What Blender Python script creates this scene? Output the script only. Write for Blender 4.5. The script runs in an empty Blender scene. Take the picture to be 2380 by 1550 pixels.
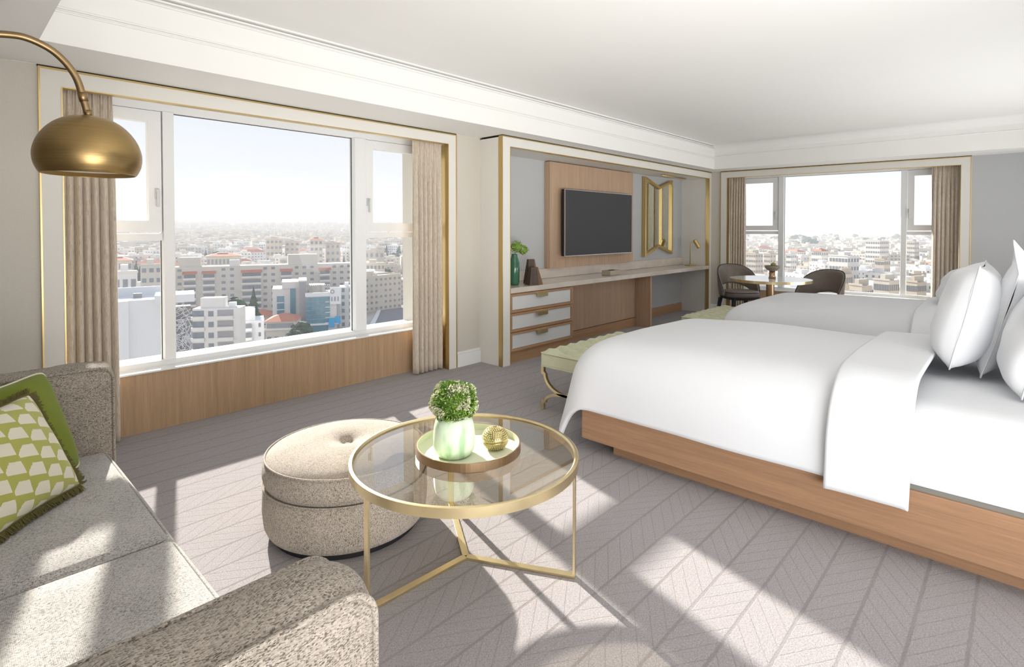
import bpy, bmesh, math, random
from mathutils import Vector, Matrix, noise as mnoise

random.seed(7)
C = bpy.context.scene.collection
PI = math.pi
sc = bpy.context.scene

# ------------------------------------------------------------------ camera
H = 1.35
FPX, CX, CY = 1265.84, 1190.0, 557.6
YAW, PITCH = math.radians(46.652), math.radians(1.133)
cam = bpy.data.cameras.new('camera')
cam.sensor_fit = 'HORIZONTAL'
cam.sensor_width = 36.0
cam.lens = FPX / 2380 * 36.0
cam.shift_x = 0.0
cam.shift_y = -(775 - CY) / 2380
cam.clip_end = 20000
cam.clip_start = 0.05
co = bpy.data.objects.new('camera', cam)
C.objects.link(co)
co.location = (0, 0, H)
co.rotation_euler = (PI / 2 - PITCH, 0, -YAW)
sc.camera = co

# ------------------------------------------------------------------ world, sun, exposure
w = bpy.data.worlds.new('world')
sc.world = w
w.use_nodes = True
nt = w.node_tree
nt.nodes.clear()
o_ = nt.nodes.new('ShaderNodeOutputWorld')
bg = nt.nodes.new('ShaderNodeBackground')
tc = nt.nodes.new('ShaderNodeTexCoord')
sp = nt.nodes.new('ShaderNodeSeparateXYZ')
rp = nt.nodes.new('ShaderNodeValToRGB')
rp.color_ramp.elements[0].position = 0.0
rp.color_ramp.elements[0].color = (0.72, 0.69, 0.65, 1)
rp.color_ramp.elements[1].position = 1.0
rp.color_ramp.elements[1].color = (0.52, 0.66, 0.92, 1)
for p_, c_ in ((0.49, (0.74, 0.72, 0.69)), (0.50, (0.83, 0.85, 0.90)), (0.56, (0.84, 0.87, 0.94)), (0.7, (0.80, 0.85, 0.96))):
    e = rp.color_ramp.elements.new(p_)
    e.color = (*c_, 1)
mp = nt.nodes.new('ShaderNodeMath'); mp.operation = 'MULTIPLY_ADD'
mp.inputs[1].default_value = 0.5; mp.inputs[2].default_value = 0.5
ns = nt.nodes.new('ShaderNodeTexNoise'); ns.inputs['Scale'].default_value = 3.0; ns.inputs['Detail'].default_value = 4
mpg = nt.nodes.new('ShaderNodeMapping'); mpg.inputs['Scale'].default_value = (1, 1, 3.5)
cr = nt.nodes.new('ShaderNodeValToRGB')
cr.color_ramp.elements[0].position = 0.48; cr.color_ramp.elements[0].color = (0, 0, 0, 1)
cr.color_ramp.elements[1].position = 0.68; cr.color_ramp.elements[1].color = (0.5, 0.5, 0.5, 1)
mx = nt.nodes.new('ShaderNodeMix'); mx.data_type = 'RGBA'
mx.inputs[7].default_value = (0.97, 0.95, 0.93, 1)
nt.links.new(tc.outputs['Generated'], sp.inputs[0])
nt.links.new(sp.outputs['Z'], mp.inputs[0])
nt.links.new(mp.outputs[0], rp.inputs[0])
nt.links.new(tc.outputs['Generated'], mpg.inputs[0])
nt.links.new(mpg.outputs[0], ns.inputs['Vector'])
nt.links.new(ns.outputs[0], cr.inputs[0])
nt.links.new(cr.outputs[0], mx.inputs[0])
nt.links.new(rp.outputs[0], mx.inputs[6])
nt.links.new(mx.outputs[2], bg.inputs[0])
bg.inputs[1].default_value = 0.98
nt.links.new(bg.outputs[0], o_.inputs[0])

SUN_AZ, SUN_EL = math.radians(15.2), math.radians(22.7)   # azimuth from +Y towards +X
sun = bpy.data.lights.new('sun', 'SUN')
sun.energy = 14.5
sun.angle = math.radians(0.9)
sun.color = (1.0, 0.93, 0.84)
so = bpy.data.objects.new('sun', sun)
C.objects.link(so)
sd = Vector((math.sin(SUN_AZ) * math.cos(SUN_EL), math.cos(SUN_AZ) * math.cos(SUN_EL), math.sin(SUN_EL)))
so.rotation_euler = sd.to_track_quat('Z', 'Y').to_euler()
so.location = sd * 30


def area(name, loc, target, sx, sy, power, col=(1, 1, 1), spread=180):
    l = bpy.data.lights.new(name, 'AREA')
    l.shape = 'RECTANGLE'
    l.size, l.size_y, l.energy, l.color = sx, sy, power, col
    l.spread = math.radians(spread)
    o = bpy.data.objects.new(name, l)
    C.objects.link(o)
    o.location = loc
    o.rotation_euler = (Vector(loc) - Vector(target)).to_track_quat('Z', 'Y').to_euler()
    return o


area('fill_lamp_rear', (-0.6, -3.2, 1.3), (3.2, 1.6, 1.5), 4.0, 2.4, 18, (1.0, 0.985, 0.97))  # added fill lamp behind the camera, stands in for daylight
area('ceiling_fill_rear', (1.0, -1.6, 0.35), (3.0, 1.0, 2.63), 3.2, 1.8, 165, (1.0, 0.99, 0.97), 120)  # added lamp aimed up to brighten the ceiling, in place of bounced light
area('ceiling_fill_far', (6.4, -1.0, 0.75), (6.6, 1.9, 2.63), 3.6, 0.7, 48, (1.0, 0.99, 0.98), 130)  # second added ceiling fill, out of view by the bed heads
sc.view_settings.view_transform = 'Standard'
sc.view_settings.look = 'None'
sc.view_settings.gamma = 1
sc.view_settings.use_curve_mapping = False
sc.view_settings.exposure = 0.0


# ------------------------------------------------------------------ measuring helpers
def _ray(px, py):
    cy_, sy_ = math.cos(YAW), math.sin(YAW)
    a, b, c = (px - CX) / FPX, 1.0, -(py - CY) / FPX
    cp, s_ = math.cos(-PITCH), math.sin(-PITCH)
    b2, c2 = cp * b - s_ * c, s_ * b + cp * c
    return Vector((cy_ * a + sy_ * b2, -sy_ * a + cy_ * b2, c2))


def at_depth(px, py, D):          # world point seen at (px,py), D metres in front of the lens
    return Vector((0, 0, H)) + _ray(px, py) * D


def at_z(px, py, z):
    r = _ray(px, py)
    return Vector((0, 0, H)) + r * ((z - H) / r.z)


# ------------------------------------------------------------------ materials
def new_mat(name):
    m = bpy.data.materials.new(name)
    m.use_nodes = True
    n = m.node_tree
    return m, n, n.nodes['Principled BSDF']


def N(n, kind, **kw):
    k = n.nodes.new(kind)
    for a, v in kw.items():
        if a in k.inputs:
            k.inputs[a].default_value = v
        else:
            setattr(k, a, v)
    return k


def plain(name, col, rough=0.6, metal=0.0, spec=0.4, noise=0.0, nscale=40, bump=0.0, sheen=0.0, trans=0.0):
    m, n, b = new_mat(name)
    b.inputs['Roughness'].default_value = rough
    b.inputs['Metallic'].default_value = metal
    b.inputs['Specular IOR Level'].default_value = spec
    if sheen:
        b.inputs['Sheen Weight'].default_value = sheen
    t = N(n, 'ShaderNodeTexCoord')
    nz = N(n, 'ShaderNodeTexNoise', Scale=nscale, Detail=4.0)
    n.links.new(t.outputs['Object'], nz.inputs['Vector'])
    mx = N(n, 'ShaderNodeMix', data_type='RGBA')
    mx.inputs[6].default_value = (*[c * (1 - noise) for c in col], 1)
    mx.inputs[7].default_value = (*[min(1, c * (1 + noise)) for c in col], 1)
    n.links.new(nz.outputs[0], mx.inputs[0])
    n.links.new(mx.outputs[2], b.inputs['Base Color'])
    if bump:
        bp = N(n, 'ShaderNodeBump', Strength=bump, Distance=0.004)
        n.links.new(nz.outputs[0], bp.inputs['Height'])
        n.links.new(bp.outputs[0], b.inputs['Normal'])
    return m


def wood(name, col, axis='Z', contrast=0.28, scale=9.0):
    m, n, b = new_mat(name)
    b.inputs['Roughness'].default_value = 0.48
    b.inputs['Specular IOR Level'].default_value = 0.35
    t = N(n, 'ShaderNodeTexCoord')
    mpn = N(n, 'ShaderNodeMapping')
    s = {'X': (0.35, 12, 12), 'Y': (12, 0.35, 12), 'Z': (12, 12, 0.35)}[axis]
    mpn.inputs['Scale'].default_value = [k * scale / 9 for k in s]
    n.links.new(t.outputs['Object'], mpn.inputs[0])
    a1 = N(n, 'ShaderNodeTexNoise', Scale=2.2, Detail=9.0, Roughness=0.72, Distortion=0.5)
    a2 = N(n, 'ShaderNodeTexNoise', Scale=14.0, Detail=5.0, Roughness=0.8)
    for a in (a1, a2):
        n.links.new(mpn.outputs[0], a.inputs['Vector'])
    r = N(n, 'ShaderNodeValToRGB')
    r.color_ramp.elements[0].position = 0.33
    r.color_ramp.elements[0].color = (*[c * (1 - contrast) for c in col], 1)
    r.color_ramp.elements[1].position = 0.66
    r.color_ramp.elements[1].color = (*[min(1, c * (1 + contrast * 0.8)) for c in col], 1)
    ad = N(n, 'ShaderNodeMath', operation='MULTIPLY_ADD')
    ad.inputs[1].default_value = 0.45
    sb = N(n, 'ShaderNodeMath', operation='MULTIPLY')
    sb.inputs[1].default_value = 0.58
    n.links.new(a1.outputs[0], sb.inputs[0])
    n.links.new(a2.outputs[0], ad.inputs[0])
    n.links.new(sb.outputs[0], ad.inputs[2])
    n.links.new(ad.outputs[0], r.inputs[0])
    n.links.new(r.outputs[0], b.inputs['Base Color'])
    bp = N(n, 'ShaderNodeBump', Strength=0.15, Distance=0.002)
    n.links.new(ad.outputs[0], bp.inputs['Height'])
    n.links.new(bp.outputs[0], b.inputs['Normal'])
    return m


def weave(name, c_dark, c_mid, c_light, cell=(0.0035, 0.012, 0.0035), dark=0.22, bump=0.5, rough=0.9):
    """woven cloth: cells of thread, each with its own shade"""
    m, n, b = new_mat(name)
    b.inputs['Roughness'].default_value = rough
    b.inputs['Specular IOR Level'].default_value = 0.15
    b.inputs['Sheen Weight'].default_value = 0.15
    t = N(n, 'ShaderNodeTexCoord')
    mpn = N(n, 'ShaderNodeMapping')
    mpn.inputs['Scale'].default_value = [1 / c for c in cell]
    n.links.new(t.outputs['Object'], mpn.inputs[0])
    v = N(n, 'ShaderNodeTexVoronoi', Scale=1.0, Randomness=0.55)
    n.links.new(mpn.outputs[0], v.inputs['Vector'])
    sx = N(n, 'ShaderNodeSeparateXYZ')
    n.links.new(v.outputs['Color'], sx.inputs[0])
    big = N(n, 'ShaderNodeTexNoise', Scale=9.0, Detail=3.0)
    n.links.new(t.outputs['Object'], big.inputs['Vector'])
    ad = N(n, 'ShaderNodeMath', operation='MULTIPLY_ADD')
    ad.inputs[1].default_value = 0.35
    n.links.new(big.outputs[0], ad.inputs[0])
    sb = N(n, 'ShaderNodeMath', operation='SUBTRACT')
    sb.inputs[1].default_value = 0.175
    n.links.new(sx.outputs[0], sb.inputs[0])
    n.links.new(sb.outputs[0], ad.inputs[2])
    r = N(n, 'ShaderNodeValToRGB')
    e = r.color_ramp.elements
    e[0].position = 0.0; e[0].color = (*c_dark, 1)
    e[1].position = 1.0; e[1].color = (*c_light, 1)
    q = e.new(dark); q.color = (*[a * .55 + b_ * .45 for a, b_ in zip(c_dark, c_mid)], 1)
    q = e.new(dark + 0.1); q.color = (*c_mid, 1)
    n.links.new(ad.outputs[0], r.inputs[0])
    n.links.new(r.outputs[0], b.inputs['Base Color'])
    bp = N(n, 'ShaderNodeBump', Strength=bump, Distance=0.0018)
    iv = N(n, 'ShaderNodeMath', operation='SUBTRACT')
    iv.inputs[0].default_value = 1.0
    n.links.new(v.outputs['Distance'], iv.inputs[1])
    n.links.new(iv.outputs[0], bp.inputs['Height'])
    n.links.new(bp.outputs[0], b.inputs['Normal'])
    return m


def mathn(n, op, a, b=None, c=None):
    k = n.nodes.new('ShaderNodeMath')
    k.operation = op
    for i, v in enumerate((a, b, c)):
        if v is None:
            continue
        if isinstance(v, (int, float)):
            k.inputs[i].default_value = v
        else:
            n.links.new(v, k.inputs[i])
    return k.outputs[0]


def carpet_material():
    m, n, b = new_mat('carpet')
    b.inputs['Roughness'].default_value = 1.0
    b.inputs['Specular IOR Level'].default_value = 0.05
    b.inputs['Sheen Weight'].default_value = 0.25
    t = N(n, 'ShaderNodeTexCoord')
    s = N(n, 'ShaderNodeSeparateXYZ')
    wob = N(n, 'ShaderNodeTexNoise', Scale=60.0, Detail=2.0)
    n.links.new(t.outputs['Object'], wob.inputs['Vector'])
    wv = mathn(n, 'MULTIPLY_ADD', wob.outputs[0], 0.006, -0.003)
    n.links.new(t.outputs['Object'], s.inputs[0])
    x = mathn(n, 'ADD', s.outputs[0], wv)
    y = mathn(n, 'ADD', s.outputs[1], wv)
    P = 0.1468
    v = mathn(n, 'DIVIDE', mathn(n, 'SUBTRACT', y, 0.117), P)
    fv = mathn(n, 'FRACT', v)
    row = mathn(n, 'FLOOR', v)
    par = mathn(n, 'MODULO', mathn(n, 'ADD', row, 1000.0), 2.0)      # 0 / 1 per band
    sgn = mathn(n, 'MULTIPLY_ADD', par, 2.0, -1.0)
    sh = mathn(n, 'MULTIPLY', mathn(n, 'MULTIPLY', fv, P * 1.5), sgn)
    u = mathn(n, 'FRACT', mathn(n, 'DIVIDE', mathn(n, 'SUBTRACT', x, sh), 0.092))
    du = mathn(n, 'ABSOLUTE', mathn(n, 'SUBTRACT', u, 0.5))          # 0.5 on a line
    dv = mathn(n, 'ABSOLUTE', mathn(n, 'SUBTRACT', fv, 0.5))

    def soft(val, lo, hi):
        k = n.nodes.new('ShaderNodeMapRange')
        k.interpolation_type = 'SMOOTHSTEP'
        k.inputs['From Min'].default_value = lo
        k.inputs['From Max'].default_value = hi
        n.links.new(val, k.inputs['Value'])
        return k.outputs[0]
    lu = mathn(n, 'MULTIPLY', soft(du, 0.445, 0.48), 0.75)
    lv = soft(dv, 0.445, 0.48)
    line = mathn(n, 'MAXIMUM', lu, lv)
    pile = N(n, 'ShaderNodeTexNoise', Scale=420.0, Detail=2.0, Roughness=0.7)
    pile2 = N(n, 'ShaderNodeTexNoise', Scale=160.0, Detail=3.0, Roughness=0.7)
    pat = N(n, 'ShaderNodeTexNoise', Scale=2.5, Detail=3.0)
    for k in (pile, pile2, pat):
        n.links.new(t.outputs['Object'], k.inputs['Vector'])
    mixn = mathn(n, 'ADD', mathn(n, 'MULTIPLY', pile.outputs[0], 0.55), mathn(n, 'MULTIPLY', pile2.outputs[0], 0.45))
    r = N(n, 'ShaderNodeValToRGB')
    r.color_ramp.elements[0].position = 0.36; r.color_ramp.elements[0].color = (0.215, 0.20, 0.208, 1)
    r.color_ramp.elements[1].position = 0.64; r.color_ramp.elements[1].color = (0.50, 0.468, 0.48, 1)
    n.links.new(mixn, r.inputs[0])
    mx = N(n, 'ShaderNodeMix', data_type='RGBA')
    mx.inputs[7].default_value = (0.16, 0.14, 0.135, 1)
    lf = mathn(n, 'MULTIPLY', line, mathn(n, 'MULTIPLY_ADD', pat.outputs[0], 0.5, 0.15))
    n.links.new(lf, mx.inputs[0])
    n.links.new(r.outputs[0], mx.inputs[6])
    n.links.new(mx.outputs[2], b.inputs['Base Color'])
    bp = N(n, 'ShaderNodeBump', Strength=0.6, Distance=0.006)
    hgt = mathn(n, 'SUBTRACT', mixn, mathn(n, 'MULTIPLY', line, 0.25))
    n.links.new(hgt, bp.inputs['Height'])
    n.links.new(bp.outputs[0], b.inputs['Normal'])
    return m


def glass_mat(name, tint, gloss=0.06, rough=0.0):
    m = bpy.data.materials.new(name)
    m.use_nodes = True
    n = m.node_tree
    n.nodes.clear()
    o = n.nodes.new('ShaderNodeOutputMaterial')
    tr = N(n, 'ShaderNodeBsdfTransparent')
    tr.inputs[0].default_value = (*tint, 1)
    gl = N(n, 'ShaderNodeBsdfGlossy', Roughness=rough)
    fr = N(n, 'ShaderNodeFresnel', IOR=1.45)
    mxs = N(n, 'ShaderNodeMixShader')
    ge = N(n, 'ShaderNodeNewGeometry')
    mm = mathn(n, 'MULTIPLY', mathn(n, 'MULTIPLY', fr.outputs[0], gloss), mathn(n, 'SUBTRACT', 1.0, ge.outputs['Backfacing']))
    n.links.new(mm, mxs.inputs[0])
    n.links.new(tr.outputs[0], mxs.inputs[1])
    n.links.new(gl.outputs[0], mxs.inputs[2])
    n.links.new(mxs.outputs[0], o.inputs[0])
    return m


def metal(name, col, rough=0.3, brushed=None, bump=0.0):
    m, n, b = new_mat(name)
    b.inputs['Metallic'].default_value = 1.0
    b.inputs['Roughness'].default_value = rough
    t = N(n, 'ShaderNodeTexCoord')
    mpn = N(n, 'ShaderNodeMapping')
    mpn.inputs['Scale'].default_value = brushed or (8, 8, 8)
    nz = N(n, 'ShaderNodeTexNoise', Scale=3.0, Detail=5.0)
    n.links.new(t.outputs['Object'], mpn.inputs[0])
    n.links.new(mpn.outputs[0], nz.inputs['Vector'])
    mx = N(n, 'ShaderNodeMix', data_type='RGBA')
    mx.inputs[6].default_value = (*[c * 0.82 for c in col], 1)
    mx.inputs[7].default_value = (*[min(1, c * 1.15) for c in col], 1)
    n.links.new(nz.outputs[0], mx.inputs[0])
    n.links.new(mx.outputs[2], b.inputs['Base Color'])
    if bump:
        bp = N(n, 'ShaderNodeBump', Strength=bump, Distance=0.001)
        n.links.new(nz.outputs[0], bp.inputs['Height'])
        n.links.new(bp.outputs[0], b.inputs['Normal'])
    return m


M = {}
M['carpet'] = carpet_material()
M['ceiling'] = plain('ceiling_paint', (0.86, 0.855, 0.83), 0.9, spec=0.1, noise=0.01, nscale=3)
M['wallpaper'] = plain('wallpaper_beige', (0.62, 0.585, 0.52), 0.85, spec=0.15, noise=0.07, nscale=160, bump=0.15)
M['wallgrey'] = plain('wallpaper_grey', (0.51, 0.52, 0.525), 0.85, spec=0.15, noise=0.05, nscale=160, bump=0.12)
M['cream'] = plain('cream_panel', (0.77, 0.75, 0.70), 0.6, spec=0.25, noise=0.02, nscale=6)
M['white'] = plain('white_paint', (0.85, 0.86, 0.86), 0.45, spec=0.4, noise=0.01)
M['brass'] = metal('brass_trim', (0.66, 0.49, 0.22), 0.32, (3, 3, 0.5))
M['brass_pale'] = metal('pale_brass', (0.80, 0.67, 0.40), 0.3, (4, 4, 4))
M['brass_lamp'] = metal('brushed_brass', (0.37, 0.255, 0.11), 0.36, (0.6, 0.6, 90), bump=0.35)
M['brass_stem'] = metal('antique_brass', (0.33, 0.23, 0.12), 0.4)
M['bronze'] = metal('bronze_edge', (0.50, 0.34, 0.20), 0.3, (60, 60, 1))
M['gap_shade'] = plain('painted_shade_black', (0.02, 0.018, 0.012), 0.8)  # black that paints in the shade of joints and holes
M['oak'] = wood('oak_vertical', (0.47, 0.315, 0.19), 'Z')
M['oakx'] = wood('oak_along_x', (0.42, 0.25, 0.14), 'X')
M['oaky'] = wood('oak_along_y', (0.345, 0.20, 0.115), 'Y', 0.3)
M['oaktv'] = wood('oak_pinkish', (0.50, 0.345, 0.235), 'Z', 0.2)
M['marble'] = plain('travertine', (0.66, 0.59, 0.52), 0.18, spec=0.6, noise=0.16, nscale=7)
M['leather_w'] = plain('white_leather', (0.70, 0.71, 0.71), 0.5, noise=0.02, nscale=90, bump=0.1)
M['tv'] = plain('tv_screen', (0.058, 0.058, 0.062), 0.55, spec=0.3)
M['black'] = plain('black_plastic', (0.012, 0.012, 0.012), 0.4)
M['silver'] = metal('silver_edge', (0.6, 0.6, 0.62), 0.3)
M['mirror'] = metal('mirror_glass', (0.80, 0.82, 0.74), 0.03)
M['curtain'] = weave('curtain_linen', (0.46, 0.38, 0.30), (0.58, 0.50, 0.41), (0.68, 0.60, 0.50), (0.002, 0.002, 0.03), 0.15, 0.15)
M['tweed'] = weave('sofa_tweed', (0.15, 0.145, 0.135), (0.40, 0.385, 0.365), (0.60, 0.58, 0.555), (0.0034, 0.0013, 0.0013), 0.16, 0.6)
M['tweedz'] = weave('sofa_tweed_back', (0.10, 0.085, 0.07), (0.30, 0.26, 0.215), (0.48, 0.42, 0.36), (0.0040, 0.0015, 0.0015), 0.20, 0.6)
M['tweedo'] = weave('ottoman_tweed', (0.13, 0.105, 0.085), (0.39, 0.335, 0.28), (0.60, 0.54, 0.47), (0.0016, 0.0016, 0.0036), 0.14, 0.5)
M['linen'] = plain('white_bed_linen', (0.73, 0.745, 0.775), 0.85, spec=0.15, noise=0.015, nscale=3, sheen=0.1)
M['greenvelvet'] = plain('green_velvet', (0.165, 0.205, 0.018), 0.8, spec=0.1, noise=0.12, nscale=14, sheen=0.15)
M['fringe'] = plain('olive_fringe', (0.115, 0.098, 0.03), 0.9, noise=0.3, nscale=120)
M['pipe_cream'] = plain('cream_piping', (0.72, 0.69, 0.52), 0.7)
M['benchgreen'] = plain('pale_green_velvet', (0.56, 0.57, 0.40), 0.75, spec=0.15, noise=0.08, nscale=30, sheen=0.35)
M['chairleather'] = plain('brown_leather', (0.20, 0.165, 0.14), 0.36, spec=0.5, noise=0.15, nscale=25)
M['darkpipe'] = plain('dark_piping', (0.03, 0.022, 0.018), 0.5)
M['darkleg'] = plain('black_wood', (0.018, 0.017, 0.02), 0.4)
M['smoke'] = glass_mat('smoked_glass', (0.83, 0.80, 0.73), 3.4, 0.01)
M['winglass'] = glass_mat('window_glass', (0.965, 0.975, 0.98), 0.35)
M['walnut'] = wood('dark_walnut', (0.085, 0.055, 0.04), 'Z', 0.5)
M['walnut2'] = wood('brown_walnut', (0.22, 0.12, 0.06), 'Z', 0.4)


def vase_green():
    m, n, b = new_mat('green_glass')
    b.inputs['Base Color'].default_value = (0.10, 0.30, 0.18, 1)
    b.inputs['Roughness'].default_value = 0.12
    b.inputs['Transmission Weight'].default_value = 0.5
    return m


M['greenglass'] = vase_green()


def frosted():
    m, n, b = new_mat('frosted_green_glass')
    t = N(n, 'ShaderNodeTexCoord')
    mpn = N(n, 'ShaderNodeMapping')
    mpn.inputs['Scale'].default_value = (22, 22, 6)
    nz = N(n, 'ShaderNodeTexNoise', Scale=1.0, Detail=2.0)
    n.links.new(t.outputs['Object'], mpn.inputs[0])
    n.links.new(mpn.outputs[0], nz.inputs['Vector'])
    r = N(n, 'ShaderNodeValToRGB')
    r.color_ramp.elements[0].position = 0.34; r.color_ramp.elements[0].color = (0.42, 0.62, 0.36, 1)
    r.color_ramp.elements[1].position = 0.5; r.color_ramp.elements[1].color = (0.72, 0.86, 0.66, 1)
    n.links.new(nz.outputs[0], r.inputs[0])
    n.links.new(r.outputs[0], b.inputs['Base Color'])
    b.inputs['Roughness'].default_value = 0.35
    b.inputs['Subsurface Weight'].default_value = 0.6
    b.inputs['Subsurface Radius'].default_value = (0.05, 0.06, 0.04)
    return m


M['frosted'] = frosted()


def cushion_pattern():
    """rows of cream scallops and green triangles printed on the cloth"""
    m, n, b = new_mat('scallop_print')
    b.inputs['Roughness'].default_value = 0.7
    b.inputs['Sheen Weight'].default_value = 0.3
    t = N(n, 'ShaderNodeUVMap')
    s = N(n, 'ShaderNodeSeparateXYZ')
    n.links.new(t.outputs[0], s.inputs[0])
    nz = N(n, 'ShaderNodeTexNoise', Scale=60.0)
    n.links.new(t.outputs[0], nz.inputs['Vector'])
    jit = mathn(n, 'MULTIPLY_ADD', nz.outputs[0], 0.10, -0.05)
    U = mathn(n, 'MULTIPLY', mathn(n, 'SUBTRACT', 1.0, s.outputs[0]), 6.6)
    row = mathn(n, 'FLOOR', U)
    fu = mathn(n, 'FRACT', U)
    off = mathn(n, 'MULTIPLY', mathn(n, 'MODULO', row, 2.0), 0.5)
    V = mathn(n, 'ADD', mathn(n, 'MULTIPLY', s.outputs[1], 5.8), off)
    fv = mathn(n, 'FRACT', V)
    # cream shape: slanted foot, rounded shoulder on one side, straight on the other
    foot = mathn(n, 'MULTIPLY_ADD', fu, -0.30, 0.34)
    lo = mathn(n, 'GREATER_THAN', fv, foot)
    sh = mathn(n, 'POWER', mathn(n, 'MINIMUM', mathn(n, 'MULTIPLY', mathn(n, 'ADD', fu, jit), 2.1), 1.0), 0.7)
    hi = mathn(n, 'LESS_THAN', fv, mathn(n, 'ADD', mathn(n, 'ADD', foot, mathn(n, 'MULTIPLY', sh, 0.64)), mathn(n, 'MULTIPLY', jit, 0.5)))
    edge = mathn(n, 'GREATER_THAN', fu, 0.07)
    k = mathn(n, 'MULTIPLY', mathn(n, 'MULTIPLY', lo, hi), edge)
    mx = N(n, 'ShaderNodeMix', data_type='RGBA')
    mx.inputs[6].default_value = (0.39, 0.39, 0.075, 1)
    mx.inputs[7].default_value = (0.72, 0.68, 0.55, 1)
    n.links.new(k, mx.inputs[0])
    n.links.new(mx.outputs[2], b.inputs['Base Color'])
    return m


M['scallop'] = cushion_pattern()
# city
M['stone'] = plain('city_stone', (0.62, 0.58, 0.52), 0.9, spec=0.1, noise=0.08, nscale=0.3)
M['stone2'] = plain('city_stone_pale', (0.72, 0.70, 0.67), 0.9, spec=0.1, noise=0.06, nscale=0.3)
M['stone3'] = plain('city_stone_warm', (0.58, 0.52, 0.44), 0.9, spec=0.1, noise=0.08, nscale=0.3)
M['citywin'] = plain('city_window', (0.22, 0.24, 0.27), 0.3, spec=0.5, noise=0.3, nscale=0.7)
M['redroof'] = plain('red_tiles', (0.52, 0.20, 0.13), 0.9, noise=0.15, nscale=2)
M['concrete'] = plain('grey_concrete', (0.36, 0.35, 0.36), 0.9, noise=0.08, nscale=1)
M['blueglass'] = plain('blue_curtain_glass', (0.10, 0.26, 0.34), 0.12, spec=0.8, noise=0.25, nscale=0.4)
M['signblue'] = plain('sign_blue', (0.02, 0.38, 0.72), 0.5)
M['whitewall'] = plain('white_render', (0.82, 0.82, 0.82), 0.9, noise=0.02)
M['treegreen'] = plain('tree_green', (0.07, 0.10, 0.065), 0.9, noise=0.4, nscale=1.2)
M['asphalt'] = plain('asphalt', (0.20, 0.20, 0.22), 0.95, noise=0.1, nscale=0.2)
M['earth'] = plain('city_ground', (0.46, 0.43, 0.39), 0.95, noise=0.35, nscale=0.03)
M['hill'] = plain('far_hill', (0.30, 0.29, 0.27), 0.95, noise=0.3, nscale=0.004)
M['carwhite'] = plain('car_white', (0.75, 0.75, 0.76), 0.3)
M['cardark'] = plain('car_dark', (0.10, 0.11, 0.14), 0.3)


# ------------------------------------------------------------------ mesh helpers
def place(name, me, m, parent=None, smooth=False, loc=None):
    o = bpy.data.objects.new(name, me)
    C.objects.link(o)
    if m is not None and not me.materials:
        me.materials.append(m)
    if smooth:
        for p in me.polygons:
            p.use_smooth = True
    if parent is not None:
        o.parent = parent
    if loc is not None:
        o.location = loc
    return o


def mk(name, bm, m, parent=None, smooth=False, bevel=0.0, seg=2, world=True, sub=0, auto=None):
    """one mesh object; verts are in world metres when world=True (shifted to the parent's frame)"""
    if parent is not None and world:
        mw = parent_matrix(parent).inverted()
        bmesh.ops.transform(bm, matrix=mw, verts=bm.verts)
    bmesh.ops.recalc_face_normals(bm, faces=bm.faces)
    me = bpy.data.meshes.new(name)
    bm.to_mesh(me)
    bm.free()
    o = place(name, me, m, parent, smooth)
    if bevel:
        b = o.modifiers.new('bevel', 'BEVEL')
        b.width = bevel; b.segments = seg; b.limit_method = 'ANGLE'; b.angle_limit = math.radians(40)
        if not smooth:
            for p in me.polygons:
                p.use_smooth = True
            b.harden_normals = True
    if sub:
        s = o.modifiers.new('sub', 'SUBSURF')
        s.levels = s.render_levels = sub
    return o


def parent_matrix(o):
    m = Matrix.LocRotScale(o.location, o.rotation_euler, o.scale)
    return parent_matrix(o.parent) @ m if o.parent else m


def B():
    return bmesh.new()


def box(bm, x0, x1, y0, y1, z0, z1):
    vs = [bm.verts.new((x, y, z)) for z in (z0, z1) for y in (y0, y1) for x in (x0, x1)]
    for f in ((0, 1, 3, 2), (4, 6, 7, 5), (0, 4, 5, 1), (2, 3, 7, 6), (0, 2, 6, 4), (1, 5, 7, 3)):
        bm.faces.new([vs[i] for i in f])
    return vs


def bx(*a):
    bm = B(); box(bm, *a); return bm


def prism(bm, poly, axis, a0, a1):
    """extrude a 2-D polygon along axis from a0 to a1"""
    def P(p, a):
        u, v = p
        return {'X': (a, u, v), 'Y': (u, a, v), 'Z': (u, v, a)}[axis]
    A = [bm.verts.new(P(p, a0)) for p in poly]
    Bv = [bm.verts.new(P(p, a1)) for p in poly]
    n = len(poly)
    for i in range(n):
        bm.faces.new((A[i], A[(i + 1) % n], Bv[(i + 1) % n], Bv[i]))
    bm.faces.new(A[::-1]); bm.faces.new(Bv)
    return bm


def lathe(bm, prof, c=(0, 0, 0), seg=48, close=False):
    rings = []
    for r, z in prof:
        if r < 1e-6:
            rings.append([bm.verts.new((c[0], c[1], c[2] + z))])
        else:
            rings.append([bm.verts.new((c[0] + r * math.cos(2 * PI * i / seg), c[1] + r * math.sin(2 * PI * i / seg), c[2] + z)) for i in range(seg)])
    pairs = list(zip(rings, rings[1:]))
    if close:
        pairs.append((rings[-1], rings[0]))
    for a, b in pairs:
        for i in range(seg):
            j = (i + 1) % seg
            if len(a) == 1 and len(b) == 1:
                continue
            if len(a) == 1:
                bm.faces.new((a[0], b[j], b[i]))
            elif len(b) == 1:
                bm.faces.new((a[i], a[j], b[0]))
            else:
                bm.faces.new((a[i], a[j], b[j], b[i]))
    return bm


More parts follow.
